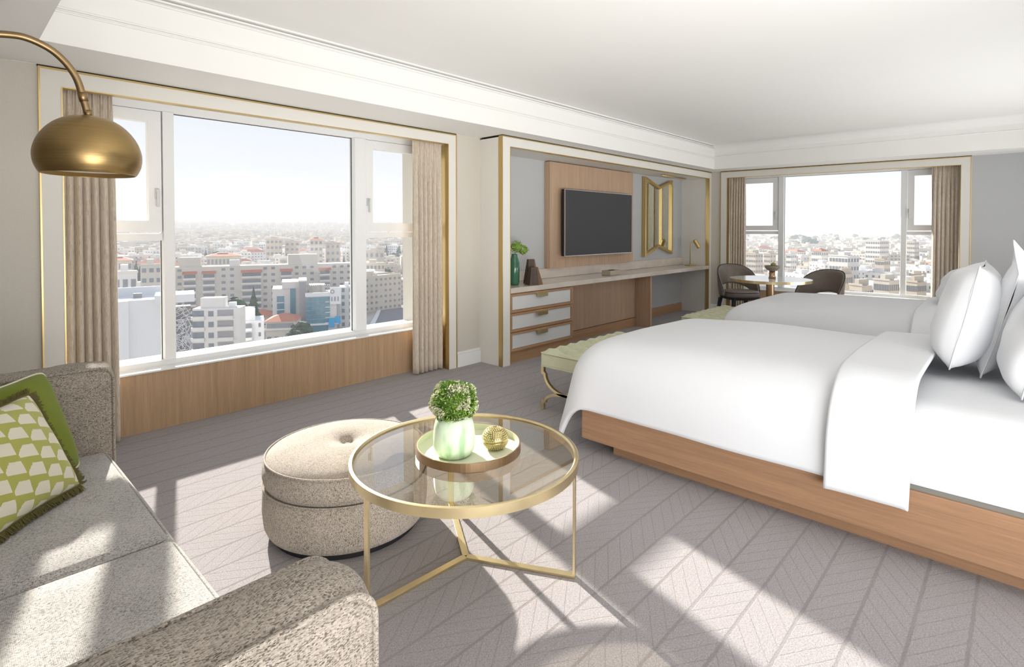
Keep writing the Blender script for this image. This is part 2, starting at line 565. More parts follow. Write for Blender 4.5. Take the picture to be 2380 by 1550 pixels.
def tube(bm, pts, r, seg=10, closed=False, flat=None):
    """round (or flat=(w,h) rectangular) tube along points"""
    pts = [Vector(p) for p in pts]
    n = len(pts)
    rings = []
    up = Vector((0, 0, 1))
    prev = None
    for i, p in enumerate(pts):
        if closed:
            d = (pts[(i + 1) % n] - pts[i - 1]).normalized()
        else:
            d = (pts[min(i + 1, n - 1)] - pts[max(i - 1, 0)]).normalized()
        if prev is None:
            s = d.cross(up)
            if s.length < 0.05:
                s = d.cross(Vector((1, 0, 0)))
            s.normalize()
        else:
            s = (prev - d * prev.dot(d)).normalized()
        prev = s
        t = s.cross(d).normalized()
        if flat:
            a, b = flat[0] / 2, flat[1] / 2
            rings.append([bm.verts.new(p + s * x + t * y) for x, y in ((-a, -b), (a, -b), (a, b), (-a, b))])
        else:
            rr = r[i] if isinstance(r, (list, tuple)) else r
            rings.append([bm.verts.new(p + s * rr * math.cos(2 * PI * k / seg) + t * rr * math.sin(2 * PI * k / seg)) for k in range(seg)])
    m = len(rings[0])
    rng = range(n) if closed else range(n - 1)
    for i in rng:
        a, b = rings[i], rings[(i + 1) % n]
        for k in range(m):
            bm.faces.new((a[k], a[(k + 1) % m], b[(k + 1) % m], b[k]))
    if not closed:
        bm.faces.new(rings[0][::-1]); bm.faces.new(rings[-1])
    return bm


def sphere(bm, c, r, seg=16, rings=10, sc_=(1, 1, 1)):
    prof = [(r * math.sin(PI * i / rings), -r * math.cos(PI * i / rings)) for i in range(rings + 1)]
    prof[0] = (0, -r); prof[-1] = (0, r)
    start = len(bm.verts)
    lathe(bm, prof, (0, 0, 0), seg)
    bm.verts.ensure_lookup_table()
    for v in bm.verts[start:]:
        v.co = Vector(c) + Vector((v.co.x * sc_[0], v.co.y * sc_[1], v.co.z * sc_[2]))
    return bm


def tag(o, label=None, cat=None, group=None, kind=None):
    if label: o['label'] = label
    if cat: o['category'] = cat
    if group: o['group'] = group
    if kind: o['kind'] = kind
    return o


def thing(name, label, cat, loc=(0, 0, 0), rz=0.0, group=None, kind=None):
    o = bpy.data.objects.new(name, None)
    o.empty_display_size = 0.1
    C.objects.link(o)
    o.location = loc
    o.rotation_euler = (0, 0, rz)
    return tag(o, label, cat, group, kind)


def copy_tree(o, parent=None):
    c = o.copy()
    C.objects.link(c)
    c.parent = parent
    for ch in list(o.children):
        copy_tree(ch, c)
    return c


def rbox(bm, x0, x1, y0, y1, z0, z1, r=0.04, puff=0.0, seg=5, cuts=6):
    """soft box with rounded edges and slightly bulging faces (a cushion)"""
    nx = cuts
    st = len(bm.verts)
    tmp = bmesh.new()
    bmesh.ops.create_cube(tmp, size=2.0)
    bmesh.ops.subdivide_edges(tmp, edges=tmp.edges[:], cuts=14, use_grid_fill=True)
    c = Vector(((x0 + x1) / 2, (y0 + y1) / 2, (z0 + z1) / 2))
    h = Vector(((x1 - x0) / 2, (y1 - y0) / 2, (z1 - z0) / 2))

    def remap(t, hh):     # denser near the edges
        a = abs(t)
        i = a * 8
        inner = max(hh - r, 0)
        v = inner * min(a / 0.58, 1.0) + (hh - inner) * max(0.0, (a - 0.58) / 0.42)
        return math.copysign(v, t)
    mp_ = {}
    for v in tmp.verts:
        p = Vector((remap(v.co.x, h.x), remap(v.co.y, h.y), remap(v.co.z, h.z)))
        inner = Vector((max(-h.x + r, min(h.x - r, p.x)), max(-h.y + r, min(h.y - r, p.y)), max(-h.z + r, min(h.z - r, p.z))))
        d = p - inner
        if d.length > 1e-7:
            p = inner + d.normalized() * r
        u, vv, ww = v.co
        k = puff
        p.x += math.copysign(1, u) * k * (abs(u) > 0.99) * math.cos(vv * PI / 2) ** .6 * math.cos(ww * PI / 2) ** .6 if abs(vv) < 1 and abs(ww) < 1 else 0
        p.y += math.copysign(1, vv) * k * (abs(vv) > 0.99) * math.cos(u * PI / 2) ** .6 * math.cos(ww * PI / 2) ** .6 if abs(u) < 1 and abs(ww) < 1 else 0
        p.z += math.copysign(1, ww) * k * (abs(ww) > 0.99) * math.cos(u * PI / 2) ** .6 * math.cos(vv * PI / 2) ** .6 if abs(u) < 1 and abs(vv) < 1 else 0
        mp_[v.index] = bm.verts.new(c + p)
    for f in tmp.faces:
        bm.faces.new([mp_[v.index] for v in f.verts])
    tmp.free()
    return bm


def rect_loop(ax, a0, a1, b0, b1, k, r=0.03, n=5):
    """rounded rectangle loop at constant coordinate k of axis ax"""
    pts = []
    for cx_, cy_, s in ((a1 - r, b1 - r, 0), (a0 + r, b1 - r, 1), (a0 + r, b0 + r, 2), (a1 - r, b0 + r, 3)):
        for i in range(n + 1):
            t = (s + i / n) * PI / 2
            pts.append((cx_ + r * math.cos(t), cy_ + r * math.sin(t)))
    return [{'X': (k, a, b), 'Y': (a, k, b), 'Z': (a, b, k)}[ax] for a, b in pts]


# ================================================================== ROOM SHELL
FY = 4.018            # front face of the window surround
TY = 3.705            # front face of the television niche
SOF = 2.27            # underside of the soffit
W2 = Vector((8.62, 3.558)); W2b = Vector((8.898, 0.503))
e2 = (W2b - W2).normalized()                    # along wall 2, left to right
R2 = math.atan2(e2.y, e2.x)
n2 = Vector((-e2.y, e2.x))                      # outwards


def w2p(s, t):
    return W2 + e2 * s + n2 * t


def struct(name, bm, m, label, cat, **k):
    return tag(mk(name, bm, m, **k), label, cat, kind='structure')


bm = B()
pl = [(-2.0, -2.2), (9.6, -2.2), (9.6, 3.2), (9.05, 4.6), (-2.0, 4.6)]
prism(bm, pl, 'Z', -0.12, 0.0)
struct('floor', bm, M['carpet'], 'mauve grey carpet with a darker chevron pattern of lines', 'carpet')
bm = B()
prism(bm, pl, 'Z', 2.63, 2.75)
struct('ceiling', bm, M['ceiling'], 'smooth white raised ceiling over the middle of the room', 'ceiling')

# soffits (lowered border of the ceiling)
bm = B(); box(bm, -2.0, 9.5, 3.5, 4.75, SOF, 2.75)
struct('trim_1', bm, M['ceiling'], 'white lowered ceiling border over the big left window and television wall', 'soffit')
bm = B()
prism(bm, [(8.24, 3.502), (8.41, 0.03), (8.53, -2.2), (9.6, -2.2), (9.6, 3.2), (9.4, 3.502)], 'Z', SOF, 2.75)
struct('trim_2', bm, M['ceiling'], 'white lowered ceiling border over the far window', 'soffit')
bm = B(); box(bm, -2.0, 0.36, -2.2, 3.502, SOF, 2.75)
struct('trim_3', bm, M['ceiling'], 'white lowered ceiling border at the upper left, above the brass lamp arc', 'soffit')
# cornice mouldings on the front fascia
co_t = thing('trim_4', 'thin stepped plaster cornice lines along the fascia above the left window', 'cornice', (4, 3.5, 2.5), kind='structure')
for nm, z0, z1, d in (('lower_bead', 2.424, 2.433, 0.010), ('lower_bead', 2.443, 2.453, 0.012), ('cornice_step', 2.578, 2.588, 0.014),
                      ('cornice_step', 2.597, 2.609, 0.026), ('cornice_step', 2.617, 2.63, 0.042)):
    mk(nm, bx(0.36, 8.22, 3.5 - d, 3.5, z0, z1), M['ceiling'], co_t, bevel=0.003)
# cove along the fascia above the far window
co_t = thing('trim_5', 'soft curved plaster cove along the fascia above the far window', 'cornice', (8.3, 2, 2.5), kind='structure')
bm = B()
dd = (Vector((8.53, -2.2)) - Vector((8.24, 3.502))).normalized(); nn = Vector((dd.y, -dd.x))
if nn.x > 0: nn = -nn
prof = [(0.0, 2.50)] + [(0.13 - 0.13 * math.cos(t * PI / 2 / 8), 2.50 + 0.13 * math.sin(t * PI / 2 / 8)) for t in range(9)] + [(0.0, 2.63)]
A_, B_ = [], []
for d, z in prof:
    for lst, s_ in ((A_, 0.0), (B_, 5.7)):
        p = Vector((8.24, 3.502)) + dd * s_ + nn * d
        lst.append(bm.verts.new((p.x, p.y, z)))
for i in range(len(prof)):
    j = (i + 1) % len(prof)
    bm.faces.new((A_[i], A_[j], B_[j], B_[i]))
bm.faces.new(A_); bm.faces.new(B_[::-1])
mk('cove', bm, M['ceiling'], co_t)
bm = B(); tube(bm, [(8.24 + nn.x * .005, 3.502, 2.47), (8.53 + nn.x * .005, -2.2, 2.47)], 0.007, 6)
mk('cove_bead', bm, M['ceiling'], co_t)

# walls
bm = B()
box(bm, -2.0, 0.412, 4.03, 4.9, 0, SOF)
struct('wall_left', bm, M['wallpaper'], 'beige textured wallpaper left of the big window', 'wall')
bm = B()
box(bm, 3.47, 3.80, 4.03, 4.9, 0, SOF)
struct('wall_middle', bm, M['wallpaper'], 'beige wallpaper strip between the window and the television niche', 'wall')
bm = B()
box(bm, 3.80, 9.4, 4.182, 4.9, 0, SOF)
struct('wall_niche', bm, M['wallgrey'], 'grey textured wallpaper at the back of the television niche', 'wall')
bm = B()
box(bm, 0.3, 3.5, 4.02, 4.9, SOF - 0.002, 2.9)
struct('wall_above', bm, M['ceiling'], 'white structure above the big window', 'wall')
bm = B(); box(bm, 0.412, 3.47, 4.47, 4.9, -0.1, 0.37)
struct('wall_below', bm, M['white'], 'low outer wall under the big window', 'wall')


def wall2_piece(name, s0, s1, t0, t1, z0, z1, m, label):
    bm = B()
    prism(bm, [tuple(w2p(s0, t0)), tuple(w2p(s1, t0)), tuple(w2p(s1, t1)), tuple(w2p(s0, t1))], 'Z', z0, z1)
    struct(name, bm, m, label, 'wall')


wall2_piece('wall_corner', -0.62, 0.02, 0.014, 0.7, 0, SOF, M['wallpaper'], 'narrow beige wall between the niche and the far window')
wall2_piece('wall_right', 3.05, 6.0, 0.014, 0.7, 0, SOF, M['wallgrey'], 'plain grey wall right of the far window behind the pillows')
wall2_piece('wall_above_right', -0.3, 3.4, 0.0, 0.7, SOF - 0.002, 2.9, M['ceiling'], 'white structure above the far window')
wall2_piece('wall_below_right', 0.02, 3.05, 0.452, 0.7, -0.1, 0.37, M['white'], 'low outer wall under the far window')
bm = B(); box(bm, 2.3, 9.6, -1.75, -1.6, 0, 2.63)
struct('wall_back', bm, M['wallgrey'], 'grey wall behind the heads of the two beds', 'wall')
bm = B(); box(bm, -2.12, -2.0, -1.2, 4.6, 0, 2.63)
struct('wall_far_left', bm, M['wallpaper'], 'beige wall behind the sofa', 'wall')
bb = thing('baseboard_front', 'white moulded baseboard between the big window and the television niche', 'baseboard', (3.63, 4.03, 0), kind='structure')
mk('board', bx(3.48, 3.79, 4.012, 4.03, 0, 0.125), M['white'], bb, bevel=0.002)
mk('moulding', bx(3.48, 3.79, 4.018, 4.03, 0.125, 0.15), M['white'], bb, bevel=0.004)
bb = thing('baseboard_corner', 'short white baseboard right of the television niche by the chair', 'baseboard', (8.64, 3.6, 0), kind='structure')
bm = B(); prism(bm, [tuple(w2p(-0.15, 0)), tuple(w2p(0, 0)), tuple(w2p(0, 0.014)), tuple(w2p(-0.15, 0.014))], 'Z', 0, 0.14)
mk('board', bm, M['white'], bb)
bb = thing('baseboard_niche', 'wooden baseboard inside the kneehole under the stone counter', 'baseboard', (7.6, 4.17, 0), kind='structure')
mk('board', bx(6.74, 8.535, 4.162, 4.182, 0, 0.13), M['oakx'], bb, bevel=0.002)


# ================================================================== WINDOWS (same joinery twice)
# local frame: x along the wall left->right, y outwards, z up; origin = outer left foot of the surround
def make_window(num, loc, rz, lab, m1, m2):
    W, T = 3.068, 2.262
    su = thing('trim_%d' % (5 + num), 'cream window surround edged with brass strips around the %s window' % lab, 'window surround', loc, rz, kind='structure')
    il, ir, it = 0.106, 2.962, 2.158
    mk('side_panel', bx(0.008, il - .006, 0, 0.06, 0, T - .01), M['cream'], su, world=False)
    mk('side_panel', bx(ir + .006, W - 0.008, 0, 0.06, 0, T - .01), M['cream'], su, world=False)
    mk('head_panel', bx(il - .006, ir + .006, 0, 0.06, it + .006, T - .01), M['cream'], su, world=False)
    for a in ((0, 0.008, -0.006, 0.05, 0, T), (W - 0.008, W, -0.006, 0.05, 0, T), (0.008, W - .008, -0.006, 0.05, T - .01, T),
              (il - .006, il, -0.003, 0.05, 0, it), (ir, ir + .006, -0.003, 0.05, 0, it), (il - .006, ir + .006, -0.003, 0.05, it, it + .006)):
        mk('brass_strip', bx(*a), M['brass'], su, world=False)
    for a in ((il - .004, il, .05, .10, 0, it), (ir, ir + .004, .05, .10, 0, it)):
        mk('brass_reveal', bx(*a), M['brass'], su, world=False)
    mk('gap_shade_strip', bx(-0.004, W, -0.001, 0.04, T, SOF + .001), M['gap_shade'], su, world=False)  # solid black strip, paints the shade in the joint under the soffit
    # the joinery
    wn = thing('window_%d' % num, 'white framed %s window with one wide pane and two side lights over the city' % lab, 'window', loc, rz, kind='structure')
    wp = M['white']
    y0, y1 = 0.325, 0.405
    mk('reveal', bx(0.0, 0.10, 0.06, 0.45, 0, 2.4), M['cream'], wn, world=False)
    mk('reveal', bx(2.97, 3.068, 0.06, 0.45, 0, 2.4), M['cream'], wn, world=False)
    mk('head_lining', bx(0.10, 2.97, 0.06, 0.45, 2.262, 2.4), wp, wn, world=False)
    mk('apron_panel', bx(0.10, 2.97, 0.222, 0.25, 0, 0.392), M['oak'], wn, world=False)
    mk('sill', bx(0.10, 2.97, 0.212, 0.45, 0.392, 0.405), wp, wn, world=False, bevel=0.003)
    mk('frame_bottom', bx(0.10, 2.97, y0, y1, 0.405, 0.443), wp, wn, world=False)
    mk('frame_top', bx(0.10, 2.97, y0, y1, 2.160, 2.262), wp, wn, world=False)
    mk('frame_side', bx(0.10, 0.16, y0, y1, 0.443, 2.160), wp, wn, world=False)
    mk('frame_side', bx(2.91, 2.97, y0, y1, 0.443, 2.160), wp, wn, world=False)
    mk('mullion', bx(m1[0], m1[1], 0.30, y1, 0.443, 2.160), wp, wn, world=False, bevel=0.004)
    mk('mullion', bx(m2[0], m2[1], 0.30, y1, 0.443, 2.160), wp, wn, world=False, bevel=0.004)
    for x0, x1, hx in ((0.16, m1[0], m1[0] - .036), (m2[1], 2.91, m2[1] + .026)):
        mk('transom', bx(x0, x1, y0, y1, 1.272, 1.320), wp, wn, world=False, bevel=0.003)
        bm = B()
        t = 0.075
        for a in ((x0 + .006, x1 - .006, 1.331, 1.331 + t), (x0 + .006, x1 - .006, 2.155 - t, 2.155)):
            box(bm, a[0], a[1], 0.315, 0.385, a[2], a[3])
        for a in ((x0 + .006, x0 + .006 + t), (x1 - .006 - t, x1 - .006)):
            box(bm, a[0], a[1], 0.3151, 0.385, 1.331 + t, 2.155 - t)
        sash = mk('sash', bm, wp, wn, world=False)
        mk('gasket', bx(x0 + .006 + t - .004, x1 - .002 - t, 0.378, 0.383, 1.327 + t, 1.331 + t), M['silver'], sash, world=False)
        hd = B()
        box(hd, hx - 0.012, hx + 0.012, 0.300, 0.315, 1.56, 1.63)
        box(hd, hx - 0.008, hx + 0.008, 0.275, 0.300, 1.60, 1.622)
        box(hd, hx - 0.009, hx + 0.009, 0.268, 0.280, 1.50, 1.622)
        mk('handle', hd, M['leather_w'], wn, world=False, bevel=0.004)
        mk('pane', bx(x0 + .006 + t, x1 - .006 - t, 0.372, 0.378, 1.331 + t, 2.155 - t), M['winglass'], wn, world=False)
        mk('pane', bx(x0, x1, 0.372, 0.378, 0.443, 1.272), M['winglass'], wn, world=False)
    mk('pane', bx(m1[1], m2[0], 0.372, 0.378, 0.443, 2.160), M['winglass'], wn, world=False)
    gs = B()
    for a in ((m1[1], m1[1] + .004, 0.443, 2.160), (m2[0] - .004, m2[0], 0.443, 2.160), (m1[1] + .004, m2[0] - .004, 2.156, 2.160), (m1[0] - .004, m1[0], 0.443, 1.272)):
        box(gs, a[0], a[1], 0.362, 0.371, a[2], a[3])
    mk('gasket', gs, M['black'], wn, world=False)
    return wn


make_window(1, (0.406, FY, 0), 0, 'big left', (0.676, 0.744), (2.151, 2.259))
make_window(2, (W2.x, W2.y, 0), R2, 'far', (0.786, 0.862), (2.338, 2.402))


# ------------------------------------------------------------------ curtains
def curtain_mesh(s0, s1, yc, ztop, flip, seed, bottom_spread=0.0):
    """pleated sheet in the window's local frame"""
    rnd = random.Random(seed)
    bm = B()
    n, rows = 150, 34
    pleats = 6
    ph = [rnd.uniform(-0.5, 0.5) for _ in range(pleats + 2)]
    am = [rnd.uniform(0.7, 1.25) for _ in range(pleats + 2)]
    g = []
    for j in range(rows):
        v = j / (rows - 1)
        z = ztop * (1 - v) + 0.012 * v
        row = []
        for i in range(n):
            u = i / (n - 1)
            k = u * pleats
            a = am[int(k)] * (1 - (k % 1)) + am[int(k) + 1] * (k % 1)
            p = ph[int(k)] * (1 - (k % 1)) + ph[int(k) + 1] * (k % 1)
            head = max(0.0, 1 - v / 0.07)
            A = (0.011 + 0.013 * min(1, v * 3)) * a * (1 - 0.5 * head)
            ang = 2 * PI * k + p * (0.3 + v) + 0.25 * math.sin(3 * v + p * 5)
            y = A * math.sin(ang) + 0.18 * A * math.sin(2 * ang + 1 + 2 * p)
            y += head * 0.009 * math.sin(2 * PI * k * 3)
            pinch = math.exp(-((v - 0.05) / 0.012) ** 2)
            y *= 1 - 0.55 * pinch
            x = s0 + (s1 - s0) * u + 0.010 * math.sin(ang * 1.0 + 1.3) * min(1, v * 4)
            c = (s0 + s1) / 2
            x = c + (x - c) * (1 + bottom_spread * v)
            row.append(bm.verts.new((x, yc + y, z)))
        g.append(row)
    for j in range(rows - 1):
        for i in range(n - 1):
            bm.faces.new((g[j][i], g[j][i + 1], g[j + 1][i + 1], g[j + 1][i]))
    return bm


def make_curtain(loc, rz, s0, s1, yc, seed, label, spread=0.05):
    t = thing('curtain', label, 'curtain', loc, rz)
    o = mk('curtain_cloth', curtain_mesh(s0, s1, yc, 2.215, False, seed, spread), M['curtain'], t, smooth=True, world=False)
    s = o.modifiers.new('thick', 'SOLIDIFY'); s.thickness = 0.003
    bm = B(); tube(bm, [(s0 - .01, yc, 2.225), (s1 + .01, yc, 2.225)], 0.007, 8)
    mk('track', bm, M['white'], t, world=False)
    return t


L1 = (0.406, FY, 0)
L2 = (W2.x, W2.y, 0)
make_curtain(L1, 0, 0.125, 0.365, 0.145, 3, 'greige linen curtain hanging behind the arc lamp at the left edge of the big window', 0.09)
make_curtain(L1, 0, 2.61, 2.935, 0.08, 5, 'greige linen curtain hanging between the big window and the television niche', 0.03)
make_curtain(L2, R2, 0.112, 0.345, 0.125, 8, 'tan curtain hanging behind the left armchair at the far window', 0.03)
make_curtain(L2, R2, 2.67, 2.94, 0.125, 9, 'tan curtain hanging beside the grey wall at the far window, behind the pillows', 0.03)

# ================================================================== TELEVISION NICHE
XL, XR, XIL, XIR, ZT, ZI = 3.792, 8.657, 3.903, 8.535, 2.262, 2.158
nt_ = thing('trim_8', 'cream niche surround edged with brass around the television wall', 'niche surround', (XL, TY, 0), kind='structure')
mk('side_panel', bx(XL + .002, XIL - .004, TY + .001, 4.18, 0, ZT - .01), M['cream'], nt_)
mk('side_panel', bx(XIR + .004, XR - .002, TY + .001, 4.18, 0, ZT - .01), M['cream'], nt_)
mk('head_panel', bx(XIL - .004, XIR + .004, TY + .001, TY + .12, ZI + .004, ZT - .01), M['cream'], nt_)
mk('niche_top', bx(XIL, XIR, TY + .12, 4.18, ZI + .004, ZI + .05), M['cream'], nt_)
mk('brass_strip', bx(XL - .004, XL + .004, TY, TY + .052, 0, ZT), M['brass'], nt_)
for a in ((XR - .004, XR + .002, TY - .004, TY + .04, 0, ZT), (XL, XR, TY - .004, TY + .03, ZT - .01, ZT),
          (XIL - .005, XIL, TY - .003, TY + .05, 0, ZI), (XIL - .005, XIR + .005, TY - .003, TY + .05, ZI, ZI + .006)):
    mk('brass_strip', bx(*a), M['brass'], nt_)
mk('brass_strip', bx(XIR - .002, XIR + .005, TY - .003, TY + .055, 0, ZI), M['brass'], nt_)
mk('gap_shade_strip', bx(XL, XR, TY + .001, 4.0, ZT, SOF + .001), M['gap_shade'], nt_)  # black filler painting the dark joint over the niche

# stone counter
ct = thing('stone_counter', 'long beige travertine counter with a low upstand inside the television niche', 'counter', (6.2, 3.95, 0.711))
mk('counter_slab', bx(XIL, XIR, TY - .002, 4.181, 0.711, 0.764), M['marble'], ct, bevel=0.003)
mk('upstand', bx(XIL, XIR - .002, 4.150, 4.181, 0.765, 0.882), M['marble'], ct, bevel=0.003)

# drawer chest
dc = thing('drawer_chest', 'oak chest of three white fronted drawers under the left end of the stone counter', 'drawers', (4.42, 3.95, 0))
mk('carcass', bx(XIL + .002, 4.955, TY + .035, 4.15, 0.12, 0.709), M['oaktv'], dc)
mk('plinth', bx(XIL + .002, 4.955, TY + .04, 4.15, 0, 0.119), M['oakx'], dc)
for k in range(3):
    z1 = 0.700 - k * 0.1945
    z0 = z1 - 0.188
    x0, x1 = XIL + .006, 4.945
    bm = B()
    t = 0.024
    box(bm, x0, x1, TY + .012, TY + .034, z0, z0 + t)
    box(bm, x0, x1, TY + .012, TY + .034, z1 - t, z1)
    box(bm, x0, x0 + .035, TY + .012, TY + .034, z0 + t, z1 - t)
    box(bm, x1 - .035, x1, TY + .012, TY + .034, z0 + t, z1 - t)
    d = mk('drawer', bm, M['oakx'], dc)
    mk('leather_front', bx(x0 + .038, x1 - .038, TY + .022, TY + .033, z0 + t + .003, z1 - t - .003), M['leather_w'], d)
    bm = B()
    box(bm, 4.30, 4.47, TY - .012, TY + .022, z1 - .022, z1 - .017)
    box(bm, 4.30, 4.47, TY - .016, TY - .011, z1 - .058, z1 - .017)
    mk('handle', bm, M['brass_pale'], d, bevel=0.001)

# middle panelling and support
wp = thing('wood_modesty_panel', 'recessed oak panel under the middle of the stone counter', 'panel', (5.8, 3.96, 0))
mk('board', bx(4.957, 6.69, 3.955, 3.975, 0.125, 0.709), M['oaktv'], wp)
mk('plinth', bx(4.957, 6.69, 3.945, 3.97, 0, 0.118), M['oakx'], wp)
sp_ = tag(mk('counter_support', bx(6.696, 6.735, TY + .015, 4.16, 0, 0.709), M['oaktv'], bevel=0.002),
          'upright oak support panel standing under the stone counter left of the kneehole', 'panel')

# tv panel, television, mirror
tvp = tag(mk('tv_wall_panel', bx(4.99, 6.862, 4.094, 4.18, 0.884, 2.150), M['oaktv'], bevel=0.002),
          'tall oak veneer wall panel behind the television', 'wall panel')
tv = thing('television', 'wide flat television with a dark blank screen on the oak panel', 'television', (5.91, 4.0, 1.02))
mk('casing', bx(5.157, 6.672, 4.005, 4.050, 1.026, 1.828), M['black'], tv, bevel=0.003)
mk('wall_bracket', bx(5.6, 6.2, 4.050, 4.091, 1.25, 1.60), M['black'], tv)
bm = B()
for a in ((5.155, 6.674, 1.024, 1.031), (5.155, 6.674, 1.823, 1.830)):
    box(bm, a[0], a[1], 3.998, 4.01, a[2], a[3])
box(bm, 5.155, 5.161, 3.998, 4.01, 1.031, 1.823); box(bm, 6.668, 6.674, 3.998, 4.01, 1.031, 1.823)
mk('bezel', bm, M['silver'], tv)
mk('screen', bx(5.161, 6.668, 4.001, 4.004, 1.031, 1.823), M['tv'], tv)

mr = thing('wall_mirror', 'tall brass framed mirror with notched top and bottom, hung right of the television', 'mirror', (7.68, 4.16, 0.94))
xl, xm, xr = 7.255, 7.69, 8.115
outer = [(xl, .936), (xm, 1.072), (xr, .95), (xr, 2.13), (xm, 2.008), (xl, 2.135)]
inner = [(xl + .036, .985), (xm, 1.112), (xr - .036, .998), (xr - .036, 2.082), (xm, 1.966), (xl + .036, 2.088)]
bm = B()
n_ = len(outer)
vo = [[bm.verts.new((x, y, z)) for x, z in outer] for y in (4.115, 4.178)]
vi = [[bm.verts.new((x, y, z)) for x, z in inner] for y in (4.115, 4.178)]
for i in range(n_):
    j = (i + 1) % n_
    bm.faces.new((vo[0][i], vo[0][j], vi[0][j], vi[0][i]))
    bm.faces.new((vo[0][i], vo[1][i], vo[1][j], vo[0][j]))
    bm.faces.new((vi[0][i], vi[0][j], vi[1][j], vi[1][i]))
mk('mirror_frame', bm, M['brass'], mr, bevel=0.004)
bm = B()
prism(bm, [(xl + .034, .98), (xm, 1.108), (xm, 1.97), (xl + .034, 2.092)], 'Y', 4.145, 4.16)
mk('mirror_glass', bm, M['mirror'], mr)
bm = B()
prism(bm, [(xm, 1.108), (xr - .034, .994), (xr - .034, 2.086), (xm, 1.97)], 'Y', 4.145, 4.16)
mk('mirror_glass', bm, M['mirror'], mr)
pic = thing('picture_light', 'brass picture light above the notched mirror', 'light', (7.7, 4.0, 2.14))
bm = B(); tube(bm, [(7.25, 3.86, 2.132), (8.02, 3.86, 2.132)], 0.012, 10)
mk('light_bar', bm, M['brass'], pic, smooth=True)
for xb in (7.35, 7.92):
    bm = B(); tube(bm, [(xb, 3.86, 2.135), (xb, 3.86, 2.161)], 0.006, 8)
    mk('bracket', bm, M['brass'], pic)

# desk lamp
dl = thing('desk_lamp', 'small brass reading lamp with tilted cylinder head on the stone counter', 'lamp', (8.36, 3.93, 0.764))
mk('base', lathe(B(), [(0, .001), (.085, .001), (.088, .008), (.085, .018), (.02, .024), (0, .024)], (8.36, 3.93, .764)), M['brass'], dl, smooth=True)
bm = B()
tube(bm, [(8.35, 3.935, .785), (8.35, 3.935, 1.11), (8.352, 3.93, 1.13), (8.36, 3.915, 1.137), (8.38, 3.87, 1.137)], 0.0055, 8)
mk('stem', bm, M['brass'], dl, smooth=True)
a, b = Vector((8.385, 3.875, 1.17)), Vector((8.415, 3.815, 1.055))
ax = (b - a).normalized()
bm = B(); tube(bm, [a - ax * .012, a, b], [0.018, 0.032, 0.032], 20)
mk('lamp_head', bm, M['brass'], dl, smooth=False)
bm = B(); tube(bm, [b - ax * .001, b + ax * .004], 0.028, 16)
mk('lamp_mouth_shade', bm, M['gap_shade'], dl)  # black disc, paints the shade inside the lamp head

tb = thing('tissue_box', 'low square champagne coloured tissue box on the middle of the stone counter', 'box', (5.95, 3.87, 0.764))
mk('box_body', bx(5.83, 6.09, 3.80, 3.93, 0.765, 0.825), plain('champagne', (0.44, 0.38, 0.29), 0.4), tb, bevel=0.004)
bm = lathe(B(), [(0, 0), (.035, 0), (.035, .004), (0, .004)], (0, 0, 0), 24)
for v in bm.verts: v.co = Vector((5.95 + v.co.x * 1.4, 3.865 + v.co.y, 0.8245 + v.co.z))
mk('opening', bm, M['gap_shade'], tb)  # flat black disc, paints the dark of the hole


def sculpture(name, c, w, h, lean, label):
    t = thing(name, label, 'sculpture', (c[0], c[1], 0.764))
    x, y = c
    bm = B()
    bot = [bm.verts.new((x + dx * w, y + dy * w, 0.765)) for dx, dy in ((-.5, -.1), (-.12, -.42), (.5, -.2), (.42, .35), (-.35, .38))]
    top = [bm.verts.new((x + lean + dx * w, y + dy * w, 0.764 + h)) for dx, dy in ((-.27, 0), (-.02, -.2), (.27, -.02), (.2, .2), (-.2, .2))]
    for i in range(5):
        j = (i + 1) % 5
        bm.faces.new((bot[i], bot[j], top[j], top[i]))
    bm.faces.new(bot[::-1]); bm.faces.new(top)
    o = mk('faceted_block', bm, M['walnut'], t)
    me = o.data
    me.materials.append(M['walnut2'])
    me.polygons[1].material_index = 1
    return t


sculpture('wooden_sculpture', (4.345, 3.775), 0.19, 0.185, 0.0, 'shorter faceted dark walnut trapezoid ornament, in front on the stone counter')
sculpture('wooden_sculpture.001', (4.44, 3.90), 0.175, 0.26, 0.0, 'taller faceted dark walnut trapezoid ornament, standing behind the shorter one')


def petals_ball(name, c, r, n, m1, m2, seed, parent, sq=1.0, core=0.9, size=0.007):
    """a head of hydrangea-like florets: core plus many small crossed petals"""
    rnd = random.Random(seed)
    bm = B()
    sphere(bm, c, r * core, 18, 12, (1, 1, sq))
    mk(name + '_core', bm, m2, parent, smooth=True)
    for m_, frac in ((m1, 0.6), (m2, 0.4)):
        bm = B()
        for _ in range(int(n * frac)):
            z = rnd.uniform(-1, 1); a = rnd.uniform(0, 2 * PI); q = math.sqrt(1 - z * z)
            d = Vector((q * math.cos(a), q * math.sin(a), z))
            lump = mnoise.noise(d * 2.4 + Vector((seed, 0, 0)))
            # patches of one colour
            if (mnoise.noise(d * 1.9 + Vector((seed * 3, 5, 0))) > 0.0) != (m_ is m1) and rnd.random() < 0.9:
                continue
            rr = r * (1 + 0.16 * lump + rnd.uniform(-.05, .05))
            p = Vector(c) + Vector((d.x * rr, d.y * rr, d.z * rr * sq))
            s = size * rnd.uniform(.6, 1.3)
            t1 = Vector((rnd.uniform(-1, 1), rnd.uniform(-1, 1), rnd.uniform(-1, 1))).normalized()
            t2 = (d + t1 * 0.7).normalized()
            t1 = t1.cross(t2).normalized()
            vs = [bm.verts.new(p + t1 * s * .5), bm.verts.new(p + t2 * s + t1 * s * .2), bm.verts.new(p + t2 * s * 1.1 - t1 * s * .4), bm.verts.new(p - t1 * s * .6)]
            bm.faces.new(vs)
        tag(mk('florets', bm, m_, parent), kind='stuff')


